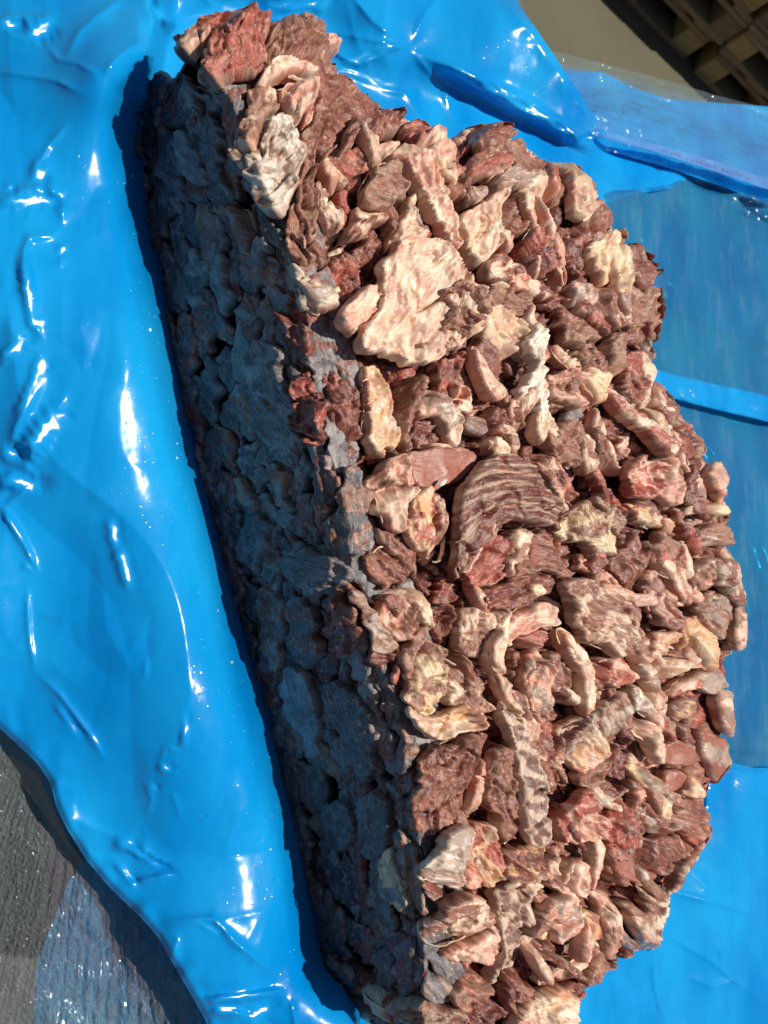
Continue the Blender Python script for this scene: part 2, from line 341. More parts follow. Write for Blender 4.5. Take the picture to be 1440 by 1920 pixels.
    base = U(px, py, zmap(px, py)); nf = nfield(px, py)
    V = base+nf*h[:, None]
    col = colour(kind, px, py, d, s, t, off, warp, m1, m2, m3)
    fib = np.stack([s*PXM, t*PXM, np.full(len(s), off)], 1)
    # underside: rim rings going in and down
    if len(rim):
        rv = np.unique(rim); mp = {v: i for i, v in enumerate(rv)}
        dp = deep if deep else (.011 if not flat else .008)
        c3 = V.mean(0); nm = nf[rv]
        ring1 = V[rv]-nm*dp*.35; ring1 = ring1+(V[rv]-c3)*.0
        ring2 = V[rv]-nm*dp; ring2 = ring2+(c3-V[rv])*.10
        n0 = len(V); nr = len(rv); V = np.vstack([V, ring1, ring2]); col = np.vstack([col, col[rv], col[rv]]); fib = np.vstack([fib, fib[rv], fib[rv]])
        a_ = rim[:, 0]; b_ = rim[:, 1]; ia = np.array([mp[x] for x in a_]); ib = np.array([mp[x] for x in b_])
        F1 = np.stack([b_, a_, n0+ia, n0+ib], 1); F2 = np.stack([n0+ib, n0+ia, n0+nr+ia, n0+nr+ib], 1)
        F = np.vstack([F, F1, F2])
    return V, F, col, fib
NAMES = {'m': 'muscle_piece', 'r': 'lean_piece', 'd': 'dark_lean_piece', 'f': 'fat_piece', 'p': 'pink_fat_piece', 'y': 'yellow_fat_piece', 'o': 'orange_fat_piece', 's': 'sinew_piece', 'w': 'white_fat_piece', 't': 'tan_muscle_piece', 'g': 'grey_side_piece', 'G': 'pale_side_piece', 'q': 'smooth_cut_piece', 'M': 'marbled_piece', 'A': 'banded_muscle_piece'}
PLAB = {'w': 'white flaky fat with frost on it', 'M': 'marbled strip striped dark and pale', 'A': 'large dark muscle with curved pale bands'}
REG = {'0': (0, 0, 1), '1': (240, 0, 1/2.4), '2': (800, 200, 1/2.4), '3': (300, 550, 1/2.4), '4': (850, 700, 590/1440), '5': (450, 1100, 1/2.4), '6': (900, 1200, .375), '7': (550, 1400, 1/2.4)}
PIECES = '''
# kind angle lift | poly      (kind = main + optional second)   region prefix @n
@1
r 70 9 |390,70 450,50 540,60 612,110 600,150 590,222 622,300 600,352 530,382 430,442 385,420 370,360 390,290 342,232 360,170 380,110
rd 150 5 |250,200 300,130 388,68 400,110 362,192 292,222 240,272 235,240
fm 150 8 |240,232 300,190 365,168 350,222 300,242 262,292
m 95 6 |600,160 650,130 710,95 820,90 880,160 880,222 860,262 870,312 900,382 880,420 820,390 700,322 640,312 620,262 600,212
m 38 5 |640,312 720,322 830,372 900,370 960,412 1050,482 1110,542 1190,592 1180,642 1050,642 930,682 850,702 800,602 820,502 790,402
sf 120 12 |640,308 700,318 762,350 805,392 780,412 730,382 680,370 622,402 590,452 560,522 545,482 560,422 592,360
tf 100 9 |545,442 600,402 662,372 722,392 700,442 662,502 620,562 592,642 560,742 545,802 530,762 532,642 535,522
pf 90 14 |670,432 730,415 780,442 792,502 762,552 740,602 700,562 665,492
pr 100 10 |790,400 816,400 820,462 800,562 762,602 780,502
sw 95 11 |660,542 700,562 722,652 762,702 750,832 722,962 700,1032 642,962 592,852 572,742 590,652 620,582
tm 92 7 |760,622 800,612 830,722 810,802 842,952 840,1062 800,1112 770,1062 750,922 760,782
tf 75 7 |820,842 860,882 920,962 942,1062 900,1132 870,1062 840,962
of 60 10 |850,742 880,772 930,862 920,892 880,852 840,782
sy 60 5 |890,732 940,762 962,852 930,872 890,802
m 60 2 |850,702 950,682 1050,722 1090,772 1022,832 1000,882 960,872 940,762
t 15 16 |1090,772 1130,770 1180,832 1216,882 1190,932 1140,982 1060,982 1000,962 990,902 1030,832
fm 150 11 |1000,962 1060,992 1140,982 1190,932 1212,952 1150,1012 1050,1062 960,1112 930,1102 970,1032
fp 55 14 |960,702 1030,682 1130,665 1230,702 1310,762 1370,842 1390,932 1402,1002 1440,1082 1440,1182 1390,1122 1340,1022 1300,952 1240,882 1220,812 1150,742 1080,722
dm 150 3 |1080,522 1160,460 1150,502 1210,495 1222,532 1160,562 1110,552
m 10 4 |1190,572 1290,552 1350,602 1340,642 1290,682 1200,612
r 90 1 |920,892 960,882 1000,962 980,1012 940,1082 920,982
d 90 -2 |1040,1042 1140,992 1160,1062 1110,1152 1060,1192 1040,1122
dr 60 -9 |850,1292 900,1172 960,1132 1030,1162 1040,1282 1000,1372 930,1382 870,1342
fs 40 8 |725,1200 770,1200 800,1240 840,1295 890,1350 930,1402 860,1440 790,1402 770,1292 740,1262
of 115 12 |1150,1102 1190,1002 1240,912 1266,910 1262,1002 1290,1102 1230,1112 1130,1152
r 60 2 |1260,962 1300,1002 1360,1062 1350,1132 1290,1102 1265,1032
gs 120 14 |770,1332 820,1292 856,1275 850,1332 820,1382 790,1402
t 95 7 |720,962 750,922 770,1062 790,1132 830,1182 790,1202 750,1182 730,1102
m 60 3 |800,1112 860,1092 892,1152 880,1222 820,1182
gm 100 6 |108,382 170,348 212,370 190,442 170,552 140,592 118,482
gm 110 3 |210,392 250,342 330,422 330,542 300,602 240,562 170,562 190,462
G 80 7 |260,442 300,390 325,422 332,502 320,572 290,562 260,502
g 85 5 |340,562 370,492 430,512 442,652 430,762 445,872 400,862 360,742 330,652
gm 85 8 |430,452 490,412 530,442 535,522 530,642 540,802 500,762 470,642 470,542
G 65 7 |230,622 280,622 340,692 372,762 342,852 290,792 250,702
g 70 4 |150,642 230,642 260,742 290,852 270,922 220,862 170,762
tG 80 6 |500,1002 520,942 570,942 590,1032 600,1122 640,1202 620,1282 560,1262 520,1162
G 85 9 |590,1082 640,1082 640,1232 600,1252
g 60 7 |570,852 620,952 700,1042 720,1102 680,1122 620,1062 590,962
@2
m 20 7 |180,162 195,92 270,85 360,112 382,150 350,172 250,172 200,222 150,232 128,212
m 20 5 |190,222 250,172 350,182 440,242 510,262 500,312 420,332 350,272 280,242
tr 165 8 |128,322 170,262 280,235 350,272 350,302 250,362 200,352
sf 20 10 |350,302 420,322 500,332 540,382 530,432 490,442 400,402 280,372 260,352
p 80 11 |500,312 540,312 552,352 562,402 540,442 525,382
m 60 4 |500,262 540,262 580,332 620,402 590,492 550,492 560,402 540,322
fy 65 14 |540,250 600,262 650,332 710,422 724,492 700,532 660,548 600,512 590,442 620,392 590,322
mt 65 8 |650,332 700,342 760,412 805,492 808,582 760,612 700,582 680,542 722,502 712,422
t 110 5 |640,292 662,262 682,312 672,342
m 30 5 |50,402 120,345 210,382 240,432 200,462 130,422 80,472
ts 70 8 |150,372 210,362 245,422 210,452 170,432
yf 110 13 |70,542 130,502 210,462 245,422 292,420 296,472 270,542 296,622 290,662 240,722 190,748 140,702 100,622
m 45 6 |280,542 300,452 320,382 380,402 430,422 440,502 420,572 370,612 310,602
r 70 9 |400,622 450,552 500,602 545,702 510,782 470,792 430,702
pf 65 11 |440,432 480,420 540,562 590,682 602,792 580,852 550,742 520,642 470,542
dm 60 3 |560,592 600,542 680,572 760,622 690,652 700,742 650,762 600,692
fy 60 12 |690,642 740,615 800,642 800,722 790,792 750,792 710,742 680,682
ys 95 9 |800,652 850,662 880,722 870,862 850,962 810,902 800,792
pt 130 10 |790,612 850,558 884,602 850,642 810,642
mt 60 8 |870,642 910,620 970,682 1012,752 1000,802 960,832 900,802 850,742 850,672
mt 95 9 |940,822 1000,822 1036,882 1032,982 1002,1075 985,1022 960,942
m 90 5 |860,842 930,832 970,922 960,1002 930,1082 890,1092 860,1002
pt 80 9 |720,862 770,802 820,882 870,962 850,1002 800,1012 760,962
ps 60 12 |600,822 640,802 700,842 704,902 670,942 620,912
m 30 4 |560,922 620,902 700,932 750,1012 720,1062 620,1072 550,1002
fm 35 8 |200,742 260,712 370,722 440,792 530,832 580,852 540,892 440,872 330,822 240,802
mt 30 6 |200,842 300,832 420,872 470,952 440,1002 350,962 270,902 210,892
yf 60 10 |210,932 260,902 330,942 410,1002 400,1082 340,1152 280,1162 220,1102 195,1022
w 95 16 |400,1012 450,1002 472,1062 450,1162 472,1262 502,1332 490,1412 450,1442 425,1402 430,1332 345,1312 400,1242 420,1152 362,1132
pr 90 8 |470,1012 500,1062 512,1142 480,1182 460,1122
pf 70 12 |160,1082 200,1080 240,1152 270,1222 304,1292 290,1342 240,1352 210,1272 190,1202 165,1152
rd 110 2 |60,1112 130,1102 160,1152 170,1202 120,1222 90,1292 110,1372 150,1402 90,1382 40,1292 0,1202
fy 38 12 |516,1080 560,1090 640,1152 740,1212 795,1292 790,1352 730,1332 650,1252 550,1152
m 20 6 |590,1122 700,1102 780,1122 780,1212 700,1202 640,1162
tp 30 7 |500,1222 600,1202 680,1282 690,1352 600,1362 520,1332
t 80 8 |780,1052 830,1032 860,1102 850,1202 810,1262 780,1192
m 65 8 |830,1132 880,1102 920,1182 960,1252 940,1342 900,1372 850,1282
fs 65 10 |900,1132 950,1132 992,1222 970,1292 940,1362 900,1372 930,1262
tm 50 8 |990,1252 1040,1292 1100,1362 1135,1432 1060,1442 1000,1372 970,1322
r 65 5 |930,1092 980,1122 1004,1182 1000,1242 970,1202
@3
d 60 2 |570,82 640,132 700,212 680,302 620,332 595,232
dr 75 5 |620,332 700,232 750,292 792,402 780,502 740,692 680,692 640,602 600,432
d 80 2 |780,382 870,422 892,502 880,622 870,742 800,722 770,602
pf 130 15 |755,132 800,62 870,0 930,18 945,62 880,142 832,212 780,202
fo 88 9 |890,352 940,322 1000,362 1000,452 1032,502 1030,702 960,712 980,772 930,732 900,652 890,602 900,502
mt 105 11 |1080,382 1140,372 1162,442 1130,542 1080,652 1062,742 1040,652 1050,522 1070,452
fs 55 9 |1160,402 1220,412 1280,482 1325,572 1328,652 1310,702 1270,692 1240,602 1200,542 1130,592 1110,562 1150,482
d 20 -3 |1120,602 1180,562 1260,612 1290,692 1200,682 1130,692
fr 60 9 |1290,422 1350,442 1380,522 1440,502 1440,562 1370,572 1300,512
Gt 20 7 |1330,582 1440,572 1440,642 1380,642
f 0 6 |1150,702 1200,680 1260,688 1282,702 1200,712
q 170 12 |1060,742 1180,702 1290,698 1380,722 1398,782 1340,852 1250,872 1180,895 1120,882 1080,802
tp 120 9 |920,842 990,762 1060,742 1090,802 1110,872 1060,882 1000,872 940,882
f 100 12 |930,902 1000,882 1080,882 1100,902 1060,1002 1050,1092 990,1052 950,982
or 100 14 |1060,1002 1100,922 1160,892 1172,962 1160,1082 1150,1162 1100,1142 1055,1092
pt 85 12 |1165,895 1200,900 1240,962 1246,1062 1240,1202 1200,1232 1170,1152 1200,1052 1180,962
gm 85 12 |720,762 760,750 800,792 800,902 790,982 760,1092 740,1022 735,882
gt 85 14 |820,792 850,770 880,782 910,882 940,962 930,1182 870,1202 780,1112 770,1042 820,982
gd 80 8 |640,952 700,902 730,932 740,1052 740,1122 680,1112 640,1042
m 60 6 |900,1232 940,1172 980,1132 1040,1152 1070,1212 1060,1292 1000,1322 940,1282
m 50 4 |950,1062 1050,1092 1100,1152 1150,1172 1130,1292 1070,1202 1000,1142
Gg 25 10 |570,1202 640,1152 760,1172 860,1242 850,1292 760,1332 720,1362 650,1302
g 80 7 |380,1092 440,1012 520,1022 520,1112 470,1172 460,1282 400,1202
Gg 70 6 |420,232 500,192 560,262 580,402 640,562 650,702 600,782 540,742 460,622 440,482 410,362
Gt 55 10 |510,762 560,772 600,832 590,902 640,962 600,1002 560,922
Gt 60 8 |340,802 390,852 460,922 470,972 430,1002 420,942 370,882
@4
mt 45 6 |380,242 500,232 570,252 580,332 540,402 500,442 440,432 400,372 370,302
tf 80 10 |530,272 570,262 600,352 600,442 560,472 535,422
mt 60 9 |600,272 660,292 695,372 690,442 650,432 620,362
mp 75 11 |340,392 370,362 420,392 455,462 455,562 450,662 420,642 400,562 370,482
d 80 1 |290,352 340,332 360,372 340,422 330,482 300,432
f 20 11 |100,332 140,305 180,332 215,372 200,395 150,390
tf 60 9 |150,232 230,252 255,302 250,402 300,442 320,492 290,472 230,392 210,312
t 90 8 |220,102 330,102 340,182 300,292 230,302 220,182
yf 95 13 |320,182 380,172 386,232 350,282 345,342 310,312
tp 30 7 |380,32 500,0 560,62 580,152 500,162 420,162
G 60 8 |490,172 560,152 580,202 540,252 490,232
fr 48 12 |620,62 690,92 760,172 830,212 900,282 962,342 940,402 880,352 800,262 700,172
m 30 7 |740,12 850,22 850,132 800,182 760,122
t 50 7 |890,62 960,132 1000,222 960,262 900,182
dr 60 6 |960,242 1060,242 1080,332 1040,402 980,332
t 40 8 |1060,262 1120,312 1142,372 1090,402 1060,352
pr 60 15 |720,442 780,372 860,402 910,442 900,502 920,562 850,602 770,592 730,532
fp 70 11 |900,402 960,402 990,492 1012,602 960,602 910,562 910,482
m 65 3 |985,382 1050,462 1060,562 1030,612 1000,502
fs 80 11 |990,352 1040,392 1080,482 1112,562 1100,622 1050,662 1000,662 1060,592 1060,502 1020,432
fp 60 10 |1120,472 1170,402 1222,472 1226,602 1180,592 1140,542
fy 10 8 |1130,602 1212,592 1222,652 1160,662
ty 75 12 |450,692 500,622 580,590 640,642 690,762 680,832 620,852 540,802 460,742
ts 60 7 |600,562 660,602 720,642 760,702 720,762 690,722 640,642
mo 25 6 |740,592 830,612 900,642 980,702 920,732 830,692 770,652
o 30 8 |900,662 960,672 1010,742 940,732
rt 50 8 |850,772 920,752 990,792 1020,872 1000,952 920,932 870,862
f 70 11 |990,762 1040,842 1052,922 1020,982 1010,902 1000,822
st 20 9 |1070,722 1150,692 1220,722 1242,782 1160,802 1090,792
m 60 5 |700,862 780,742 850,782 850,882 830,962 800,1032 750,952
mp 45 8 |540,832 620,862 700,922 740,1002 690,992 620,952 550,892
mp 60 9 |840,1002 870,902 920,942 980,1042 982,1122 930,1172 870,1112
tf 40 15 |440,952 520,922 600,952 700,1012 780,1082 800,1172 832,1262 830,1332 760,1322 640,1272 540,1232 490,1162 460,1062
pt 30 10 |1060,872 1110,862 1170,902 1172,982 1100,992 1050,932
pf 40 9 |990,1032 1040,952 1090,1012 1060,1062 1000,1082
t 70 7 |1170,822 1230,872 1280,962 1297,1062 1240,1062 1190,962
ts 60 9 |1040,1082 1120,1012 1200,1022 1232,1102 1180,1212 1120,1152
ft 85 7 |1230,702 1262,782 1292,902 1302,1062 1300,1202 1260,1292 1240,1182 1270,1062 1240,902
o 65 13 |980,1132 1030,1130 1100,1172 1142,1232 1130,1322 1112,1372 1060,1292 1010,1212
m 10 4 |880,1262 960,1232 1020,1262 1060,1312 960,1302
fo 10 11 |845,1262 880,1182 970,1170 980,1222 900,1262 930,1300 1000,1310 1070,1322 1000,1372 920,1402 860,1362
pf 160 13 |175,1152 230,1082 330,1050 400,1082 412,1142 330,1172 240,1192 190,1242 165,1262
r 10 10 |230,1202 300,1192 350,1172 370,1212 330,1262 260,1242
dm 165 7 |90,1012 200,952 300,922 400,932 420,972 350,1032 250,1082 130,1062
r 120 11 |20,902 90,782 160,752 190,802 180,902 130,982 30,982
ft 110 13 |170,782 220,722 290,752 280,822 220,902 180,922
m 20 8 |290,762 400,742 440,822 430,902 330,912 220,932 260,862
y 0 12 |290,972 340,962 370,1002 320,1032
pr 15 9 |600,1342 680,1292 760,1332 820,1382 740,1422 640,1422 590,1402
ps 95 8 |300,1352 340,1262 390,1252 380,1342 420,1442 320,1464
@5
dm 70 7 |410,62 470,20 520,62 560,152 590,232 560,332 540,382 500,332 450,252 440,152
ts 65 9 |510,0 560,62 640,202 692,252 640,292 600,282 560,162 530,92
mp 60 9 |600,62 660,45 740,92 752,162 700,242 650,212 610,152
fy 30 14 |590,52 640,10 720,5 782,40 804,102 836,182 820,202 780,162 750,112 700,62 620,62
ty 75 12 |750,202 780,182 830,262 870,332 870,422 912,442 880,502 800,572 740,512 720,442 760,332
t 40 8 |860,292 940,342 1020,372 1050,442 1100,542 1060,582 1000,532 920,562 880,502 900,432 870,352
of 165 15 |740,512 790,572 880,562 980,512 1042,602 1040,636 960,642 830,682 790,642 760,582
d 80 3 |840,92 920,92 960,172 950,262 910,302 880,232 845,172
t 100 6 |930,122 1050,112 1130,112 1080,222 1060,302 1000,332 950,252
yf 97 19 |1140,100 1157,108 1134,202 1118,302 1122,402 1150,472 1190,560 1150,560 1110,482 1074,392 1056,282 1086,190
M 105 17 |1100,492 1150,562 1200,602 1260,722 1300,852 1330,962 1332,1122 1270,1152 1220,1112 1210,952 1180,802 1150,682 1110,562
mf 65 8 |1120,402 1180,432 1230,502 1270,592 1350,652 1400,762 1400,872 1340,962 1300,862 1250,722 1190,582 1140,502
m 95 9 |800,762 850,702 930,662 1040,642 1090,642 1060,742 1030,832 980,862 1040,932 1052,1002 1000,1062 930,1052 860,1092 780,1112 768,1002 786,882
tm 85 10 |1080,722 1140,692 1180,782 1200,882 1212,1002 1200,1112 1160,1182 1130,1102 1070,962 1060,832
sw 110 15 |870,1082 952,1058 940,1182 932,1322 870,1302 800,1242 850,1172
p 40 11 |930,1242 980,1222 1022,1272 1000,1322 940,1322
ro 65 8 |960,1072 1040,1042 1110,1122 1150,1222 1140,1272 1070,1322 1010,1252 950,1182
G 90 13 |1080,1152 1120,1152 1132,1232 1100,1282 1075,1222
r 90 7 |680,262 710,302 722,392 700,442 670,402 690,322
tg 80 8 |740,702 790,702 802,762 770,862 730,842 720,772
d 30 6 |590,292 680,282 690,332 640,382 590,352
g 65 6 |380,442 440,402 520,442 600,562 640,652 620,802 560,902 500,762 430,602
g 75 7 |550,942 640,912 690,1002 680,1132 610,1232 560,1102
g 60 5 |370,982 500,962 530,1082 500,1182 400,1162
G 65 7 |210,402 300,372 370,562 380,782 320,722 230,562
Gt 75 6 |110,0 200,62 210,202 200,402 150,332 120,182
gm 70 5 |240,62 310,62 360,182 370,322 330,372 270,302 240,182
Gy 80 7 |650,1182 700,1162 740,1242 760,1382 700,1422 650,1302
gt 78 7 |720,1082 770,1092 800,1202 830,1332 840,1442 780,1402 740,1242
@6
ps 75 9 |200,172 250,112 290,132 300,252 290,382 240,382 210,282
m 65 5 |280,102 330,62 400,122 460,262 430,312 360,272 300,182
ts 60 11 |510,362 580,312 640,262 690,245 702,352 690,442 640,522 580,502 520,442
d 20 -8 |560,232 670,222 680,282 610,320 540,322
ws 100 9 |700,232 790,212 830,322 820,402 740,342 700,292
f 20 9 |730,372 850,402 862,472 800,492 730,462
fo 60 11 |400,422 470,402 540,472 592,522 560,602 490,642 420,642 395,562
tm 145 13 |420,662 520,622 600,572 650,502 662,582 620,642 520,712 440,712
ms 20 7 |490,722 590,702 700,752 712,792 600,802 540,852 500,782
pr 50 12 |340,832 400,732 470,762 540,842 578,902 560,962 480,982 430,1012 360,972 320,902
m 88 6 |600,862 660,782 710,812 740,902 740,1052 640,1112 600,1032
ys 65 11 |750,622 800,622 860,702 900,782 870,862 830,872 800,782 760,702
sm 50 9 |720,802 790,792 830,882 900,932 930,882 934,962 870,982 790,932
q 20 6 |840,532 940,482 1040,522 1060,602 960,632 870,582
q 50 8 |890,652 960,642 1010,702 960,752 890,742
o 60 8 |1000,652 1060,672 1060,772 980,762
qs 70 8 |1070,452 1170,472 1232,572 1212,662 1150,722 1120,622 1080,562
fs 85 9 |1130,262 1210,242 1216,402 1212,502 1180,442 1150,382
rm 20 6 |900,792 1000,772 1100,802 1124,902 1060,982 960,962 890,922
m 70 4 |750,962 860,972 960,1002 950,1072 850,1152 770,1092
q 60 9 |600,1112 700,1052 740,1082 730,1152 780,1232 700,1172 610,1152
q 0 5 |790,1152 860,1152 850,1192 790,1182
w 60 11 |730,1102 760,1102 792,1172 760,1182
tf 25 13 |720,1202 800,1262 880,1262 920,1212 960,1082 1070,1002 1134,902 1110,962 990,1090 940,1232 850,1312 780,1282
q 30 0 |940,1172 1000,1062 1060,1022 1064,1112 1040,1162
m 30 8 |630,1292 720,1292 830,1382 900,1302 920,1242 922,1352 850,1432 780,1402 700,1332
ps 60 9 |720,1342 780,1372 850,1442 857,1522 800,1562 760,1482
tp 80 8 |560,1252 620,1262 640,1382 660,1502 640,1562 590,1562 570,1402
Gt 45 7 |660,1422 740,1442 772,1532 720,1562 670,1502
rt 60 7 |820,292 870,312 930,422 920,502 860,442 830,372
rp 160 8 |880,262 960,202 1050,182 1060,232 960,262 900,292
to 30 8 |910,302 1000,282 1030,342 960,402 920,372
s 150 7 |1040,162 1120,152 1200,112 1212,202 1130,262 1060,242
t 80 8 |940,402 1000,402 1000,482 960,472
@7
M 60 9 |860,682 930,602 1040,572 1130,622 1060,642 1040,722 1050,852 1060,932 980,1002 900,1062 850,1082 880,952 880,802
ft 160 13 |640,642 720,602 790,662 870,732 862,772 760,832 620,892 570,842 560,762 640,722
fp 150 10 |630,912 700,852 780,852 850,802 876,862 840,942 780,922 720,982 650,982
mo 10 7 |940,472 1010,432 1120,432 1170,482 1172,572 1080,562 1000,592 930,562
f 60 11 |1080,492 1160,462 1172,562 1120,562
p 110 9 |1180,602 1240,472 1282,532 1290,622 1220,642
ps 130 12 |1060,742 1130,662 1230,652 1290,692 1240,782 1140,862 1130,782
q 0 7 |1040,652 1120,652 1130,692 1080,702
qo 150 9 |1240,752 1300,722 1370,762 1340,852 1250,852
q 0 8 |1130,832 1230,812 1230,862 1140,862
yf 80 9 |1050,762 1110,772 1120,852 1060,852
fm 150 9 |1090,1080 1140,1080 1220,1012 1300,962 1342,882 1290,872 1265,930 1200,980 1120,1000 1075,1030
d 20 -10 |1130,882 1280,872 1260,952 1180,982 1130,942
mt 100 8 |1340,852 1372,902 1370,1002 1280,1052 1250,1032 1320,962
fo 165 9 |1000,1152 1090,1082 1200,1062 1232,1132 1200,1268 960,1268 950,1202
ts 20 8 |470,1132 540,1092 640,1132 720,1182 740,1268 490,1268
Gs 60 10 |580,1022 640,1002 690,1062 702,1132 640,1122 590,1072
tr 150 10 |690,1042 770,992 830,1042 820,1092 740,1142 705,1152
d 20 4 |720,1132 850,1122 950,1182 940,1268 800,1268 740,1202
dm 60 5 |940,1012 1000,982 1040,1052 1080,1132 1010,1142 950,1102
Gy 70 8 |410,532 450,462 500,482 520,602 540,722 490,692 440,612
gd 80 6 |470,842 550,852 600,952 600,1052 560,1092 500,1062 470,952
g 80 6 |370,902 460,902 480,1052 450,1122 390,1082
g 60 5 |250,962 340,1002 380,1092 340,1102 270,1042
@0
f 115 19 |694,492 719,467 752,458 780,464 802,479 832,504 854,545 875,575 881,604 864,646 833,656 812,677 787,700 758,703 721,693 675,680 650,658 644,637 667,608 690,575 687,545 686,520
mt 40 22 |800,560 838,540 868,575 876,606 858,640 830,652 800,668 780,694 758,690 752,665 775,640 800,625 818,600
fp 100 8 |777,283 802,244 822,258 838,285 850,320 842,352 815,332 795,307
A 120 18 |850,901 883,864 920,858 957,872 977,897 989,917 1012,946 1014,964 998,995 973,987 948,979 920,979 895,1005 868,1030 846,1062 836,1100 824,1060 822,1000 828,950 838,915
t 125 21 |900,985 880,965 862,975 868,1000 850,1030 838,1062 842,1080 862,1048 885,1015
of 62 12 |1022,1171 1043,1182 1074,1220 1094,1253 1094,1300 1090,1322 1080,1352 1071,1340 1074,1290 1064,1250 1040,1210
dm 60 6 |905,770 935,765 945,800 925,830 900,815
m 60 5 |880,620 900,640 935,700 930,760 905,750 885,690
'''
block = empty('frozen_meat_block', tuple(U(np.array(640.), np.array(1000.), np.array(0.))))
tag(block, 'large frozen block of red, brown and cream meat trimmings lying on blue plastic film', 'meat block')
bl_inv = -np.array(block.location)
def add_piece(kind, arr):
    V, F, col, fib = arr
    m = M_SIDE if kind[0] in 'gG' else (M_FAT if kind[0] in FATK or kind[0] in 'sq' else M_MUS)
    me = mesh(NAMES[kind[0]], V+bl_inv, F, True, col, fib)
    o = link(NAMES[kind[0]], me, m, block)
    if kind[0] in PLAB: o['label'] = PLAB[kind[0]]
    return o
reg = None; traced = []
for ln in PIECES.splitlines():
    ln = ln.strip()
    if not ln or ln[0] == '#': continue
    if ln[0] == '@': reg = REG[ln[1]]; continue
    hd, pts = ln.split('|'); kind, ang, lift = hd.split()
    A = np.array([tuple(map(float, p.split(','))) for p in pts.split()])*reg[2]+np.array(reg[:2])
    traced.append((kind, float(ang), float(lift), A))
for kind, ang, lift, A in traced:
    if len(kind) == 1 and kind in 'mfprt' and rng.rand() < .5: kind += {'m': 'rtdt', 'f': 'psoy', 'p': 'fro', 'r': 'dp', 't': 'mfs'}[kind][rng.randint(0, 2)]
    fl = kind[0] in 'gGq'; cc = A.mean(0)
    if kind[0] not in 'wMA' and len(A) < 9: A = cc+(A-cc)*(1.07+.06*rng.rand())
    arr = piece_arrays(kind, ang, lift, A, 2.5, flat=fl)
    if arr: add_piece(kind, arr)
# ------------------------------------------------------------------ narrow folded strips squeezed between the larger pieces
def strip_poly(x, y, ln, wd, an, cur):
    t = np.linspace(-1, 1, 11); a = R(an); cx = ln/2*t; cy = cur*(t*t-.4)+3*fb(t*2+x, t*0+y, 1)
    w_ = wd/2*np.clip(1-np.abs(t)**2.6, .0, 1)**.6*(1+.35*pn(t*2.5+x, t*0))+1.2
    up = np.stack([cx, cy-w_], 1); dn = np.stack([cx, cy+w_], 1)[::-1]; P_ = np.vstack([up, dn]); M_ = np.array([[math.cos(a), -math.sin(a)], [math.sin(a), math.cos(a)]])
    return P_@M_.T+np.array([x, y])
placed = []; tries = 0
while len(placed) < 78 and tries < 4000:
    tries += 1; x = rng.uniform(640, 1370); y = rng.uniform(140, 1860); p = np.array([[x, y]])
    if not inside(p, OUT)[0] or seg_dist(p, OUT)[0][0] < 26 or x < np.interp(y, _ey, _ex)+25: continue
    if x < 900 and 430 < y < 1080 or (820 < x < 1020 and 840 < y < 1100) or (880 < x < 1020 and 1130 < y < 1600): continue
    if placed and min(math.hypot(x-a, (y-b)*.7) for a, b in placed) < 44: continue
    placed.append((x, y)); kd = str(rng.choice(['fp', 'mp', 'tm', 'ms', 'pf', 'm', 'rd', 'sf', 'm', 'pm', 'd', 'mf', 'yf']))
    A = strip_poly(x, y, rng.uniform(60, 135), rng.uniform(13, 25), rng.normal(62, 24), rng.uniform(-16, 16)); an = 62
    fl_ = inside(A, OUT)
    if fl_.mean() < 1: continue
    arr = piece_arrays(kd, an, rng.uniform(5, 14), A, 2.4, thick=.0045)
    if arr: add_piece(kd, arr)
# ------------------------------------------------------------------ thin torn membranes standing along the piece edges
def ribbon(kind, lift, path, ht, lean):
    n = len(path); off = rng.uniform(0, 300); t = np.linspace(0, 1, n)
    tg = np.gradient(path, axis=0); nn = np.stack([tg[:, 1], -tg[:, 0]], 1); nn /= np.maximum(np.linalg.norm(nn, axis=1), 1e-6)[:, None]
    env = np.sin(np.pi*np.clip(t, .02, .98))**.5*(.75+.5*fb(t*5+off, t*0, 2)); prof = [(0, -1), (.45, -.8), (.85, -.55), (1, 0), (.85, .55), (.45, .8), (0, 1)]
    V = []; C = []; Fb = []
    wob = 3.5*fb(t*n/7+off, t*0+3, 2)
    for v, sd_ in prof:
        q = path+nn*((lean*v*v+wob*v)[:, None] if np.ndim(lean) else (lean*v*v+wob*v+sd_*1.5)[:, None]); px, py = q.T
        z = lift/1000.-.004+(ht*env)*v+.0006*fb(px/6+off, py/6, 2)
        V.append(U(px, py, zmap(px, py))+nfield(px, py)*z[:, None])
        c1, c2 = map(np.array, KC[kind]); m = ss(-.3, .4, fb(px/18+off, py/18, 2)); c = c1+(c2-c1)*m[:, None]; c = c+(np.array((.70, .54, .40))-c)*(.55*v**3)
        C.append(c); Fb.append(np.stack([t*n*3*PXM, np.full(n, v*8*PXM), np.full(n, off)], 1))
    k = len(prof); V = np.vstack(V); F = [[a*n+i, a*n+i+1, (a+1)*n+i+1, (a+1)*n+i] for a in range(k-1) for i in range(n-1)]
    return V, np.array(F), np.vstack(C), np.vstack(Fb)
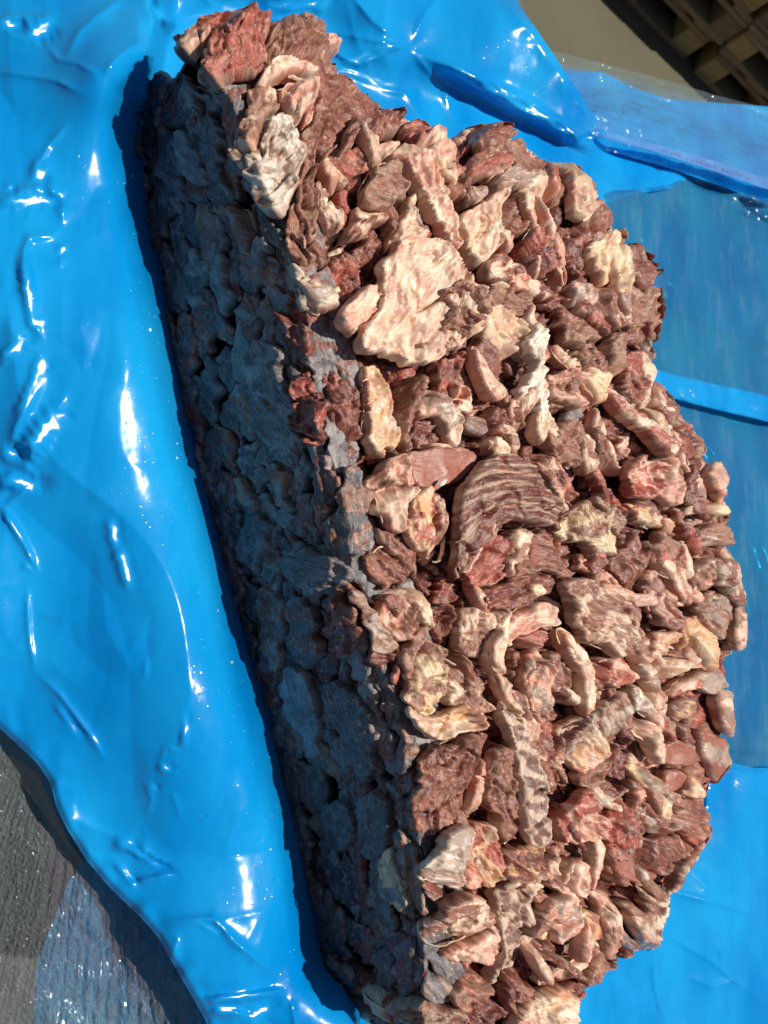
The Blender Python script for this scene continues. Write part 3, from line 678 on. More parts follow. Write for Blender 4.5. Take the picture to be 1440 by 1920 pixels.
for kind, ang, lift, A in traced:
    if kind[0] in 'gGqMd' or rng.rand() > .62: continue
    Q = resample(chaikin(A, 2), 3.2); n = len(Q); l = int(n*rng.uniform(.22, .45))
    if l < 9: continue
    st_ = rng.randint(0, n); P_ = Q[(st_+np.arange(l)) % n]; P_ = P_+(A.mean(0)-P_)*.06
    kk = rng.choice(list('fpstw')) if kind[0] in 'mrt' else rng.choice([kind[0], 'p', 'f'])
    V, F, col, fib = ribbon(str(kk), lift, P_, rng.uniform(.004, .0085), rng.uniform(-6, 6))
    link('torn_edge', mesh('torn_edge', V+bl_inv, F, True, col, fib), M_FAT, block)
# ------------------------------------------------------------------ Voronoi cells that fill what was not traced
def cells(region, seeds, ang, stretch):
    """cells in a space squeezed along ang"""
    a = R(ang); Mx = np.array([[math.cos(a)/stretch, math.sin(a)/stretch], [-math.sin(a), math.cos(a)]]); Mi = np.linalg.inv(Mx)
    S = seeds@Mx.T; out = []
    for i, p in enumerate(S):
        dd = ((S-p)**2).sum(1); nb = np.argsort(dd)[1:15]; r = math.sqrt(dd[nb[3]])*1.3
        poly = [p+r*np.array([math.cos(x), math.sin(x)]) for x in np.linspace(0, 2*math.pi, 14, endpoint=False)]
        for j in nb:
            q = S[j]; mid = (p+q)/2; n = q-p; new = []
            for x, y in zip(poly, poly[1:]+poly[:1]):
                dx = (x-mid)@n; dy = (y-mid)@n
                if dx <= 0: new.append(x)
                if (dx < 0) != (dy < 0): new.append(x+(y-x)*dx/(dx-dy))
            poly = new
            if len(poly) < 3: break
        if len(poly) >= 3: out.append(np.array(poly)@Mi.T)
    return out
def poisson(region, n, ang, stretch, tries=9000, mind=None):
    lo = region.min(0); hi = region.max(0); a = R(ang); ca, sa = math.cos(a), math.sin(a)
    P = rng.uniform(lo, hi, (tries, 2)); P = P[inside(P, region)]; keep = []
    for p in P:
        ok = True
        if keep:
            D = np.array(keep)-p; u = (D[:, 0]*ca+D[:, 1]*sa)/stretch; v = -D[:, 0]*sa+D[:, 1]*ca
            ok = (u*u+v*v).min() > mind*mind
        if ok: keep.append(p)
        if len(keep) >= n: break
    return np.array(keep)
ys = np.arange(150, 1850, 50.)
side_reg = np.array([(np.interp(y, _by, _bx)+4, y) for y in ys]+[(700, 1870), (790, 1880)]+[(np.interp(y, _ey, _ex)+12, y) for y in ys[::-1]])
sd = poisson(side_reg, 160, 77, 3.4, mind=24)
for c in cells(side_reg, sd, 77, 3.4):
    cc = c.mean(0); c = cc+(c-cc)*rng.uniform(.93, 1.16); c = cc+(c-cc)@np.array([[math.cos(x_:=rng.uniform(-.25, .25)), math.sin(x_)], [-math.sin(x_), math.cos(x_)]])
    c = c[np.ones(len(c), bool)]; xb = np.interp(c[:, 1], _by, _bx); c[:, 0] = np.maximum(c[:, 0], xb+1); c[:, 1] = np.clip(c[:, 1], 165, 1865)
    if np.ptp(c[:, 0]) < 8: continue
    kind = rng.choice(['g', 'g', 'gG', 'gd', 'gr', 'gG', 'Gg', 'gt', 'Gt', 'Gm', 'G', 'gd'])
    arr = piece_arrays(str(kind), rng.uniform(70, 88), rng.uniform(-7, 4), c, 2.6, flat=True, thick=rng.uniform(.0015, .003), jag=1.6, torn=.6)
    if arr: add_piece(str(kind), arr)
tp = []
for yy in range(1):
    top_reg = np.array([(np.interp(y, _ey, _ex)-6, y) for y in np.arange(90, 1950, 60.)]+[(1050, 1950)]+[tuple(p) for p in OUT[12:55][::-1]]+[(590, 60), (400, 40)])
td = poisson(top_reg, 900, 68, 2.2, tries=16000, mind=20)
AV, AF, AC, AB = [], [], [], []; nv = 0
for c in cells(top_reg, td, 68, 2.2):
    cc = c.mean(0); x_ = rng.normal(0, .45); c = cc+((c-cc)*np.array([rng.uniform(1.0, 1.4), rng.uniform(1.1, 1.6)]))@np.array([[math.cos(x_), math.sin(x_)], [-math.sin(x_), math.cos(x_)]])
    dd, Q = seg_dist(c, OUT); out = ~inside(c, OUT); c[out] = Q[out]
    if min(np.ptp(c[:, 0]), np.ptp(c[:, 1])) < 7: continue
    kind = str(rng.choice(['m', 'd', 'md', 'd', 'dr', 'd', 'tm', 'dm', 'pm', 'md', 'rd', 'm', 'md', 'mf', 'rd']))  # mostly dark kinds, so colour deepens the shade between the pieces
    arr = piece_arrays(kind, rng.uniform(30, 120), rng.uniform(-20, -5), c, 3.0, jag=2.4, torn=.8)
    if arr:
        V, F, col, fib = arr; AV.append(V); AF.append(F+nv); AC.append(col); AB.append(fib); nv += len(V)
me = mesh('packed_scraps', np.vstack(AV)+bl_inv, np.vstack(AF), True, np.vstack(AC), np.vstack(AB))
o = link('packed_scraps', me, M_MUS, block); tag(o, kind='stuff')
# ------------------------------------------------------------------ solid core under the pieces
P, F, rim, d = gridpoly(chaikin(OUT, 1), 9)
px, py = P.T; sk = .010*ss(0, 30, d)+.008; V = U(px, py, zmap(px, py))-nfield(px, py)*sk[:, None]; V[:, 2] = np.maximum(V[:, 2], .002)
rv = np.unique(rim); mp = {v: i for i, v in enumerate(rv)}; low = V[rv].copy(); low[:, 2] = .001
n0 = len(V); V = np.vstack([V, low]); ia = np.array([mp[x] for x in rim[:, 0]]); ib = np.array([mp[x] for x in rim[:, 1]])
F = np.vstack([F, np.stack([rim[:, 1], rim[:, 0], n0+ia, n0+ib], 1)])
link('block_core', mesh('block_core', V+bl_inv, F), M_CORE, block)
# far (right and end) faces of the block, which show from other sides: frozen lumps down to the film
AV, AF, AC, AB = [], [], [], []; nv = 0
Q = resample(OUT, 1.)[:]; cw = U(np.array(850.), np.array(1000.), 0.)
Qs = OUT[12:62]; L_ = np.concatenate([[0], np.cumsum(np.linalg.norm(np.diff(Qs, axis=0), axis=1))])
for q in np.arange(0, L_[-1], 34.):
    x = np.interp(q, L_, Qs[:, 0]); y = np.interp(q, L_, Qs[:, 1]); zt = float(zmap(np.array([x]), np.array([y]))[0]); P0 = U(np.array(x), np.array(y), zt)
    inw = cw-P0; inw[2] = 0; inw /= np.linalg.norm(inw)
    for z in np.arange(.008, zt-.006, .015):
        rx, ry, rz = rng.uniform(.011, .020), rng.uniform(.006, .011), rng.uniform(.009, .022); c = P0+inw*(.006+rng.uniform(0, .004)+.010*(zt-z)); c[2] = z+rng.uniform(-.004, .004)
        a, b = np.meshgrid(np.linspace(0, 2*np.pi, 15), np.linspace(0.02, np.pi-.02, 11)); of = rng.uniform(0, 99)
        rr_ = 1+.35*fb(a.ravel()*1.3+of, b.ravel()*1.5, 3)+.25*fb(np.cos(a.ravel())*2+of, b.ravel()*3, 2); sgn = lambda v: np.sign(v)*np.abs(v)**.75
        lx = rx*rr_*sgn(np.sin(b.ravel()))*sgn(np.cos(a.ravel())); ly = ry*rr_*np.sin(b.ravel())*sgn(np.sin(a.ravel())); lz = rz*rr_*sgn(np.cos(b.ravel()))
        tx_ = np.array([-inw[1], inw[0], 0]); V = c+lx[:, None]*tx_+ly[:, None]*inw+lz[:, None]*np.array([0, 0, 1.])
        k = rng.choice(list('mmdfptrs')); c1, c2 = map(np.array, KC[k]); col = c1+(c2-c1)*ss(-.3, .4, fb(a.ravel()*2+of, b.ravel()*2, 2))[:, None]
        i, j = np.meshgrid(np.arange(14), np.arange(10)); F = np.stack([j*15+i, (j+1)*15+i, (j+1)*15+i+1, j*15+i+1], -1).reshape(-1, 4)
        AV.append(V); AF.append(F+nv); AC.append(col); AB.append(np.stack([lz, lx, lx*0+of], 1)); nv += len(V)
o = link('far_side_scraps', mesh('far_side_scraps', np.vstack(AV)+bl_inv, np.vstack(AF), True, np.vstack(AC), np.vstack(AB)), M_MUS, block); tag(o, kind='stuff')
# ================================================================== plastic film
def film_material(name, base, rough, transp, trans_col, translu, bstr=.10, bscale=45, painted_sheen=0):
    m, T, N, L, P = mat(name); out = N['Material Output']
    P.inputs['Base Color'].default_value = (*base, 1); P.inputs['Roughness'].default_value = rough
    P.inputs['Specular IOR Level'].default_value = .6
    tc = N.new('ShaderNodeTexCoord'); o = tc.outputs['Object']
    b = bump(N, L, noise(N, L, bscale, 2, .5, o), bstr, .004)
    sp = mapr(N, L, noise(N, L, 260, 1, .5, o), .70, .78, 0, 1); b = bump(N, L, sp, .16, .0012, b)
    L.new(b, P.inputs['Normal'])
    cv = N.new('ShaderNodeMix'); cv.data_type = 'RGBA'; mp = N.new('ShaderNodeMapping'); mp.inputs['Scale'].default_value = (7, 3.2, 5); mp.inputs['Rotation'].default_value = (0, 0, .25); L.new(o, mp.inputs[0])
    L.new(mapr(N, L, noise(N, L, 1.6, 5, .55, mp.outputs[0]), .36, .64, 0, 1), cv.inputs[0]); cv.inputs[6].default_value = (base[0], base[1]*.72, base[2]*.86, 1); cv.inputs[7].default_value = (base[0]+.01, min(1, base[1]*1.1), min(1, base[2]*1.05), 1); L.new(cv.outputs[2], P.inputs['Base Color'])
    if painted_sheen:
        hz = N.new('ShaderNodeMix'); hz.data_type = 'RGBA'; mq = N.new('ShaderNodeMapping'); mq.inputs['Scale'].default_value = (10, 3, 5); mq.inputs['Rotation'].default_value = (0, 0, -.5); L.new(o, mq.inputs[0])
        L.new(mapr(N, L, noise(N, L, 3.2, 6, .68, mq.outputs[0]), .50, .78, 0, painted_sheen), hz.inputs[0]); L.new(cv.outputs[2], hz.inputs[6]); hz.inputs[7].default_value = (.42, .62, .72, 1); L.new(hz.outputs[2], P.inputs['Base Color'])  # pale streaks in the base colour stand in for soft highlights
    # dust and fine scuffs
    sc_ = mapr(N, L, noise(N, L, 14, 5, .7, o), .35, .75, rough*.7, rough*1.9); L.new(sc_, P.inputs['Roughness'])
    tl = N.new('ShaderNodeBsdfTranslucent'); tl.inputs[0].default_value = (*base, 1)
    tr = N.new('ShaderNodeBsdfTransparent'); tr.inputs[0].default_value = (*trans_col, 1)
    m1 = N.new('ShaderNodeMixShader'); m1.inputs[0].default_value = translu; L.new(P.outputs[0], m1.inputs[1]); L.new(tl.outputs[0], m1.inputs[2])
    m2 = N.new('ShaderNodeMixShader'); m2.inputs[0].default_value = transp; L.new(m1.outputs[0], m2.inputs[1]); L.new(tr.outputs[0], m2.inputs[2])
    gl = N.new('ShaderNodeBsdfGlossy'); gl.inputs['Roughness'].default_value = rough*.8; L.new(b, gl.inputs['Normal'])
    m3 = N.new('ShaderNodeMixShader'); fz = N.new('ShaderNodeFresnel'); fz.inputs[0].default_value = 1.45; L.new(b, fz.inputs['Normal'])
    L.new(mth(N, L, 'MULTIPLY', fz.outputs[0], transp), m3.inputs[0]); L.new(m2.outputs[0], m3.inputs[1]); L.new(gl.outputs[0], m3.inputs[2])
    L.new(m3.outputs[0], out.inputs['Surface']); return m
M_BLUE = film_material('glossy_blue_film', (.0, .40, .90), .15, .05, (.2, .6, .9), .25)
M_THIN = film_material('thin_blue_film', (.02, .30, .58), .17, .40, (.16, .62, .85), .15, painted_sheen=.3)
M_CLEAR = film_material('clear_stretch_wrap', (.42, .62, .62), .14, .86, (.86, .97, .97), .1, .5, 160)
M_STK = film_material('wrinkled_stretch_wrap', (.45, .50, .50), .07, .80, (.88, .93, .95), .1, .9, 330)
M_HEM = film_material('blue_film_hem', (.0, .38, .85), .14, .08, (.2, .6, .9), .15)
def creases(px, py, L_):
    h = np.zeros_like(px)
    for pts, amp, wd in L_:
        ll = np.linalg.norm(np.diff(np.array(pts, float), axis=0), axis=1).sum(); amp *= .30 if ll < 90 else .5; wd *= .5
        A = np.array(pts, float); x0, y0 = A.min(0)-wd*5; x1, y1 = A.max(0)+wd*5
        m = (px > x0) & (px < x1) & (py > y0) & (py < y1)
        if not m.any(): continue
        P = np.stack([px[m], py[m]], 1); d, Q = seg_dist(P, A, False)
        de = np.minimum(np.hypot(*(Q-A[0]).T), np.hypot(*(Q-A[-1]).T)); L0 = np.linalg.norm(A[-1]-A[0])
        tp_ = ss(-.05, .3, de/max(L0, 1)); s_ = np.hypot(d, wd*.10)
        h[m] += amp*1e-3*np.exp(-s_/wd)*tp_
    return h
def crumple(px, py, o=3, sc_=1.0, off=0):
    h = 0; a = 1
    for k in range(o):
        w_ = fb(px/260+off+k*9, py/260+k, 1)*.8
        h = h+a*np.abs(pn(px/(150*sc_)*1.9**k+off+k*13+w_, py/(190*sc_)*1.9**k+w_)); a *= .42
    return h
_tv = rng.uniform(-1, 1, 4096)
def facets(x, y, off=0):
    """piecewise flat height: random heights on a warped triangular lattice"""
    x = x+.42*fb(x*.45+off, y*.45, 1)*2; y = y+.42*fb(x*.45-off, y*.45+9, 1)*2
    xi = np.floor(x).astype(int); yi = np.floor(y).astype(int); u = x-xi; v = y-yi
    hv = lambda i, j: _tv[_perm[(_perm[(xi+i+int(off)) & 1023]+yi+j) & 1023]]
    a = hv(0, 0); b = hv(1, 0); c = hv(0, 1); e = hv(1, 1); fl = _perm[(xi*7+yi*13+int(off)) & 1023] & 1
    t1 = np.where(u+v < 1, a+(b-a)*u+(c-a)*v, e+(c-e)*(1-u)+(b-e)*(1-v))
    t2 = np.where(u > v, a+(b-a)*u+(e-b)*v, a+(c-a)*v+(e-c)*u)
    return np.where(fl, t1, t2)
def film_sheet(name, poly, zf, m, g=5, ch=2, parent=None, org=None, fold=0):
    A = np.array(poly, float); A = chaikin(A, ch) if ch else A; A = resample(A, g*1.1)
    P, F, rim, d = gridpoly(A, g); px, py = P.T; V = U(px, py, zf(px, py, d))
    if org is None: org = V.mean(0)
    o = link(name, mesh(name, V-org, F), m)
    if parent is None: o.location = tuple(org)
    else: o.parent = parent
    return o
CL = [  # traced folds: points, height in mm, width in photo pixels
 ([(0, 38), (40, 30), (85, 38), (95, 72)], 7, 16), ([(5, 60), (50, 75), (90, 78)], 6, 9), ([(30, 45), (60, 70)], 4, 7),
 ([(85, 85), (110, 112), (145, 118), (188, 142)], 6, 11), ([(120, 112), (150, 58), (185, 28), (240, -10)], 9, 18), ([(185, 28), (262, 36)], 4, 9),
 ([(-20, 132), (60, 142), (110, 152), (162, 180)], 7, 14), ([(190, 140), (225, 105), (262, 78)], 9, 22), ([(258, 20), (262, 120), (250, 240)], 7, 22),
 ([(62, 322), (92, 272), (130, 230)], 6, 11), ([(-10, 392), (40, 358), (88, 346), (116, 378), (118, 425)], 12, 26), ([(118, 425), (95, 442), (55, 446), (45, 470), (44, 520), (56, 590)], 10, 17),
 ([(52, 520), (60, 600), (82, 640)], 9, 15), ([(100, 470), (122, 462), (110, 505)], 5, 9), ([(0, 672), (30, 655), (55, 632)], 9, 12), ([(84, 675), (60, 740), (30, 800), (15, 850)], 13, 18),
 ([(124, 735), (95, 800), (40, 852)], 13, 20), ([(-20, 900), (30, 903), (75, 890)], 11, 13), ([(6, 950), (40, 1010), (72, 1075)], 10, 10), ([(75, 890), (40, 925), (6, 950)], 8, 10),
 ([(200, 975), (215, 1015), (210, 1030)], 7, 10), ([(212, 1030), (235, 1050), (238, 1110)], 8, 12), ([(45, 1060), (75, 1066)], 4, 7), ([(50, 1100), (55, 1200), (66, 1260)], 6, 10), ([(66, 1150), (130, 1160), (150, 1152)], 4, 14),
 ([(66, 1260), (110, 1300), (170, 1380), (200, 1430)], 8, 12), ([(275, 1230), (270, 1275)], 4, 8), ([(352, 1340), (345, 1390)], 5, 8), ([(300, 1432), (310, 1402), (340, 1410)], 5, 7), ([(300, 1440), (335, 1452)], 6, 8),
 ([(268, 1460), (285, 1500), (275, 1530)], 5, 8), ([(320, 1480), (342, 1540)], 4, 7), ([(222, 1575), (262, 1590), (332, 1635)], 9, 13), ([(215, 1622), (250, 1655), (332, 1636)], 9, 10),
 ([(308, 1728), (400, 1722), (442, 1768), (520, 1830)], 10, 18), ([(335, 1750), (320, 1810)], 6, 8), ([(370, 1878), (450, 1870), (530, 1856)], 9, 9), ([(380, 1900), (420, 1895), (470, 1905), (530, 1856)], 8, 11), ([(545, 1870), (560, 1960)], 6, 10),
 ([(270, 0), (300, 40), (345, 95)], 9, 14), ([(380, -10), (410, 22)], 5, 9), ([(262, 120), (275, 200)], 5, 12), ([(500, 8), (530, 22), (620, 5)], 6, 10), ([(605, 85), (640, 105), (672, 122), (735, 92)], 10, 12), ([(615, 128), (660, 138), (700, 155)], 7, 9),
 ([(650, -20), (700, 40), (768, 92)], 7, 16), ([(768, 92), (790, 40), (830, -20)], 6, 16), ([(600, 60), (680, 70), (768, 92)], 6, 16), ([(768, 92), (900, 152), (1000, 212), (1092, 264)], 16, 24), ([(1092, 264), (1136, 246)], 11, 12), ([(800, 100), (860, 130), (1000, 190), (1050, 230)], 8, 7),
 ([(768, 92), (835, 170), (850, 240)], 7, 18), ([(700, 165), (760, 175), (800, 240)], 5, 14), ([(1088, 195), (1112, 232)], 5, 7), ([(1130, 368), (1220, 360), (1300, 343)], 9, 11), ([(1300, 343), (1370, 358), (1440, 382), (1500, 400)], 8, 9),
 ([(1190, 1640), (1260, 1672), (1340, 1692), (1460, 1722)], 8, 9), ([(1224, 1780), (1228, 1850), (1245, 1920)], 7, 10), ([(1350, 1700), (1352, 1812)], 5, 8), ([(1240, 1745), (1330, 1800), (1450, 1895)], 6, 9), ([(1370, 1460), (1440, 1500)], 6, 9), ([(1270, 1600), (1345, 1690)], 5, 12), ([(1150, 1820), (1160, 1930)], 5, 10), ([(1290, 1830), (1335, 1850), (1400, 1835)], 5, 12)]
_r2 = random.Random(12); FINE = []
for _i in range(46):                                   # long faint handling creases all over the sheet
    _x = _r2.uniform(-100, 1500); _y = _r2.uniform(-100, 2000); _a = _r2.choice((R(_r2.uniform(55, 110)), R(_r2.uniform(0, 180)))); _l = _r2.uniform(120, 460)
    _p = [(_x+math.cos(_a)*_l*q+_r2.uniform(-6, 6), _y+math.sin(_a)*_l*q+_r2.uniform(-6, 6)) for q in (-.5, -.15, .2, .5)]
    FINE.append((_p, _r2.uniform(1.0, 4.0)*_r2.choice((1, 1, -1)), _r2.uniform(8, 30)))
# film patches tilted to flash the sun at the camera: centre, length, width, direction (photo pixels, degrees)
PL = [(62, 377, 95, 16, 0), (75, 328, 30, 25, 0), (55, 547, 90, 15, 80), (71, 605, 30, 14, 20), (29, 653, 60, 13, -35), (77, 686, 25, 18, 40), (77, 55, 45, 25, -20), (18, 45, 44, 13, 10), (117, 470, 14, 26, 0), (20, 352, 16, 11, 0),
      (62, 725, 90, 15, 115), (83, 808, 110, 26, 128), (25, 850, 42, 17, 10), (42, 904, 70, 19, 8), (215, 1000, 42, 15, 80), (234, 1060, 58, 17, 72), (27, 990, 60, 8, 58), (55, 1063, 22, 9, 10),
      (239, 1584, 36, 14, 10), (280, 1611, 72, 8, 27), (239, 1638, 45, 8, 42), (311, 1440, 24, 11, 20), (348, 1367, 45, 9, 100), (451, 1868, 95, 9, -6), (487, 1898, 62, 14, -38), (420, 1895, 32, 11, 0), (289, 1476, 16, 9, 30), (130, 1350, 60, 9, 50), (395, 1740, 40, 8, 25),
      (615, 88, 22, 15, 0), (682, 106, 60, 9, -22), (723, 90, 40, 9, -10), (607, 10, 36, 9, -40), (528, 10, 30, 11, 10), (266, 165, 22, 26, 0), (694, 158, 30, 8, 10), (302, 27, 46, 14, 55),
      (940, 172, 80, 8, 29), (1010, 213, 80, 9, 28), (1065, 246, 50, 9, 30), (1112, 254, 42, 8, -25), (880, 140, 60, 7, 27), (1200, 362, 90, 7, -5)]
PL2 = [(1375, 363, 110, 8, 16), (1420, 402, 50, 9, 20)]
_LST = {}
def glint_plates(px, py, z0, zf, key, L_):
    if key not in _LST:
        _LST[key] = []
        for cx, cy, ln, wd, an in L_:
            e = 9.; q = lambda x, y: U(np.array([x*1.]), np.array([y*1.]), zf(np.array([x*1.]), np.array([y*1.]), np.array([200.])))[0]
            c = q(cx, cy); a_ = (q(cx+e, cy)-q(cx-e, cy)); b_ = (q(cx, cy-e)-q(cx, cy+e)); n = np.cross(a_, b_); s0 = -n[:2]/n[2]
            v = c-CAM; v /= np.linalg.norm(v); hh = np.array(SD)-v; st_ = -hh[:2]/hh[2]  # slope shaped to mirror the sun into the camera
            _LST[key].append((cx, cy, ln, wd, R(an), c, st_))
    h = z0.copy()
    for cx, cy, ln, wd, an, c, D in _LST[key]:
        m = (abs(px-cx) < ln) & (abs(py-cy) < ln)
        if not m.any(): continue
        kk = np.argmin((px[m]-cx)**2+(py[m]-cy)**2); c = U(np.array(cx*1.), np.array(cy*1.), z0[m][kk])
        x = px[m]-cx; y = py[m]-cy; u = x*math.cos(an)+y*math.sin(an); v = -x*math.sin(an)+y*math.cos(an); v = v+.16*wd*fb(u/14+cx, u*0+cy, 1)*2
        Wd = np.exp(-(np.abs(u)/(ln*.62))**4-(np.abs(v)/(wd*.85))**3); w3 = U(px[m], py[m], c[2])-c
        tz = c[2]+D[0]*w3[:, 0]+D[1]*w3[:, 1]+.00010*fb(x/13+cx, y/13, 2); h[m] = h[m]*(1-Wd)+tz*Wd
    return h
_rp = random.Random(21)
PL3 = [(_x, _rp.uniform(1590, 1960), _rp.uniform(8, 46), _rp.uniform(4, 8), _rp.uniform(84, 104)) for _x in [_rp.uniform(150, 400) for _ in range(260)]]  # glint patches added to the streaky wrap
def zfilm(px, py, d):
    return glint_plates(px, py, zfilm0(px, py, d), zfilm0, 'a', PL)
def zfilm0(px, py, d):
    xb = np.interp(py, _by, _bx); left = ss(8, 130, xb-px)
    dist, _ = seg_dist(np.stack([px, py], 1), OUT); ins = inside(np.stack([px, py], 1), OUT); dist = np.where(ins, 0, dist)
    far = ss(0, 90, dist)
    left = (1-np.exp(-(dist/30.)))*ss(40, 0, px-xb)
    z = .085*left+.035*np.exp(-((px-225)**2+(py-140)**2)/105.**2)*left-.070*np.clip((dist-49)/480, 0, 1.3)*ss(40, 0, px-xb)

    z = z+far*(.013*fb(px/300+2, py/380, 1)+.0085*facets(px/170+3, py/300, 3)+.0026*facets(px/62, py/120, 40)*ss(-.25, .2, pn(px/240+4, py/280)))+.00012*far*fb(px/20, py/30, 2)
    z = z+(creases(px, py, CL)+creases(px, py, FINE))*ss(0, 40, dist)
    top = ss(260, 20, py)*ss(200, 500, px); z = z+.030*top*ss(0, 120, dist)
    z = z+ss(40, 200, px-900)*ss(320, 120, py)*.012
    u_ = ((px-768)*.882+(py-92)*.470); v_ = (-(px-768)*.470+(py-92)*.882)
    z = z+.026*np.clip(1+v_/34., 0, 1)*(v_ < 0)*ss(-20, 150, u_)*0+.024*ss(26, -2, v_)*ss(-60, 10, -abs(v_+60)+90)*ss(0, 160, u_)*ss(420, 330, u_)
    edge = ss(16, 0, d); z = z-.005*edge**2+.003*fb(px/40, py/40, 1)*ss(60, 0, d)           # the rim of the film rounds over and hangs down
    return np.where(ins & (dist < 1), -.004, z)
liner = film_sheet('blue_film_sheet', [(-260, -260), (930, -260), (965, 0), (1000, 45), (1040, 105), (1090, 180), (1136, 246), (1240, 292), (1305, 345), (1120, 378), (1010, 520), (1010, 1290), (1335, 1440), (1700, 1440), (1700, 2200), (450, 2200), (395, 1930), (350, 1850), (320, 1800), (290, 1745), (180, 1640), (110, 1530), (90, 1450), (0, 1365), (-260, 1150)], zfilm, M_BLUE, 4.0, 1)
tag(liner, 'glossy creased bright blue plastic film spread under the frozen meat block', 'plastic film')
def zthin(px, py, d):
    return glint_plates(px, py, zthin0(px, py, d), zthin0, 'b', PL2)
def zthin0(px, py, d):
    z = -.008+.010*fb(px/210+9, py/260, 2)+.005*facets(px/170+5, py/240, 17)+.0012*facets(px/70+5, py/100, 90)+.0007*fb(px/16, py/22, 2)
    z = z+creases(px, py, FINE+CL+[([(1270, 500), (1240, 640)], 3, 20), ([(1330, 560), (1300, 700)], 3, 18), ([(1360, 900), (1440, 1000)], 4, 22), ([(1390, 1060), (1440, 1200)], 4, 20), ([(1350, 1402), (1460, 1412)], 8, 8), ([(1360, 1240), (1450, 1180)], 5, 18), ([(1180, 540), (1290, 480)], 3, 16), ([(1390, 430), (1410, 520)], 5, 10)])
    return z-.010*ss(30, 0, d)
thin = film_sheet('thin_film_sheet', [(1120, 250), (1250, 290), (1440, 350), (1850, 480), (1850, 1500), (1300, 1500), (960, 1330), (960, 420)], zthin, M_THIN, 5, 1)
tag(thin, 'thin see-through blue film to the right of the frozen block over a grey load', 'plastic film')
hem = film_sheet('folded_film_band', [(1120, 660), (1205, 684), (1260, 702), (1330, 718), (1440, 742), (1860, 840), (1860, 900), (1440, 790), (1330, 765), (1220, 735), (1120, 700)], lambda x, y, d: .010+.004*fb(x/60, y/60, 2)+.004*ss(14, 0, d)*0+.0015*fb(x/14, y/14, 2)+.003*(1-np.exp(-d/6)), M_HEM, 3, 1)
tag(hem, 'doubled band of blue film crossing the see-through film right of the block', 'film band')
# printed edge strip at the upper right
sx = np.array([(1135, 250), (1190, 268), (1250, 283), (1330, 308), (1440, 345), (1640, 410)], float)
sw = np.array([3, 5, 7, 9, 9, 9.])
strip_poly = np.vstack([sx-np.stack([-sw*.33, sw], 1), (sx+np.stack([-sw*.33, sw], 1))[::-1]])
M_STR = film_material('pale_violet_print_strip', (.14, .40, .72), .25, .35, (.5, .6, .9), .1)
zs = lambda x, y, d: .026+.003*fb(x/50, y/50, 1)+0*d
st = film_sheet('printed_edge_strip', strip_poly, zs, M_STR, 2.5, 1)
tag(st, 'narrow pale violet strip with small blurred dark print along the film edge', 'printed strip')
M_INK, *_r = mat('dull_violet_ink'); _r[3].inputs['Base Color'].default_value = (.13, .18, .36, 1); _r[3].inputs['Roughness'].default_value = .5
V = []; F = []
def quadpx(p, q, wd, dz):
    p = np.array(p); q = np.array(q); n = (q-p); n = np.array([-n[1], n[0]])/max(np.linalg.norm(n), 1e-6)*wd/2
    for c in (p-n, q-n, q+n, p+n): V.append(U(c[0], c[1], zs(c[0:1], c[1:2], 0)[0]+dz))
    F.append([len(V)-4, len(V)-3, len(V)-2, len(V)-1])
x = 1243.0; rr = random.Random(3); ti = 0
while x < 1402:
    if ti in (5, 12, 17): x += 7
    y = np.interp(x, sx[:, 0], sx[:, 1]); up = np.array([1.2, -3.0]); dn = -up; c = np.array([x, y]); e = np.array([4.6, 1.5])
    k = rr.randint(0, 4); c = c+np.array([rr.uniform(-1, 1), rr.uniform(-1, 1)]); up = up*rr.uniform(.5, 1); dn = -up; e = e*rr.uniform(.5, .9)                      # smeared strokes: the print in the photo cannot be read
    quadpx(c+dn, c+up, 1.5, .0006)
    if k in (0, 2): quadpx(c+up, c+up+e, 1.4, .0007); quadpx(c+e*.0, c+e, 1.3, .0008)
    if k in (1, 3): quadpx(c+dn+e, c+up+e, 1.5, .0006)
    if k in (1, 2, 4): quadpx(c+dn, c+dn+e, 1.4, .0007)
    if k == 3: quadpx(c+dn, c+up+e, 1.3, .0009)
    x += 8.2; ti += 1
org = np.array(st.location); link('print', mesh('print', np.array(V)-org, np.array(F), False), M_INK, st)
# clear stretch wrap over the far edge of the load
def zwrap(px, py, d):
    t_ = ss(0, 1, (np.interp(px, [1040, 1135, 1440, 1800], [250, 250, 345, 470])-py)/95.)
    return .014-.022*t_**2+.003*rg(px/200+py/60, (py-px*.3)/9, 2)+.004*fb(px/90, py/60, 2)
wr = film_sheet('clear_wrap', [(1030, 94), (1050, 98), (1140, 122), (1250, 150), (1340, 178), (1440, 204), (1800, 300), (1800, 480), (1440, 356), (1250, 296), (1130, 262), (1040, 200)], zwrap, M_CLEAR, 4, 0)
tag(wr, 'clear stretch wrap covering the far edge of the load at the upper right', 'stretch wrap')
ub = film_sheet('blue_film_under_wrap', [(1040, 130), (1130, 135), (1190, 165), (1250, 185), (1440, 200), (1800, 300), (1800, 520), (1440, 380), (1240, 310), (1130, 280), (1040, 230)], lambda x, y, d: zwrap(x, y, d)-.014+.003*crumple(x, y, 3, .5, 3), M_HEM, 5, 0)
tag(ub, 'blue film showing through the clear wrap at the far edge of the load', 'plastic film')
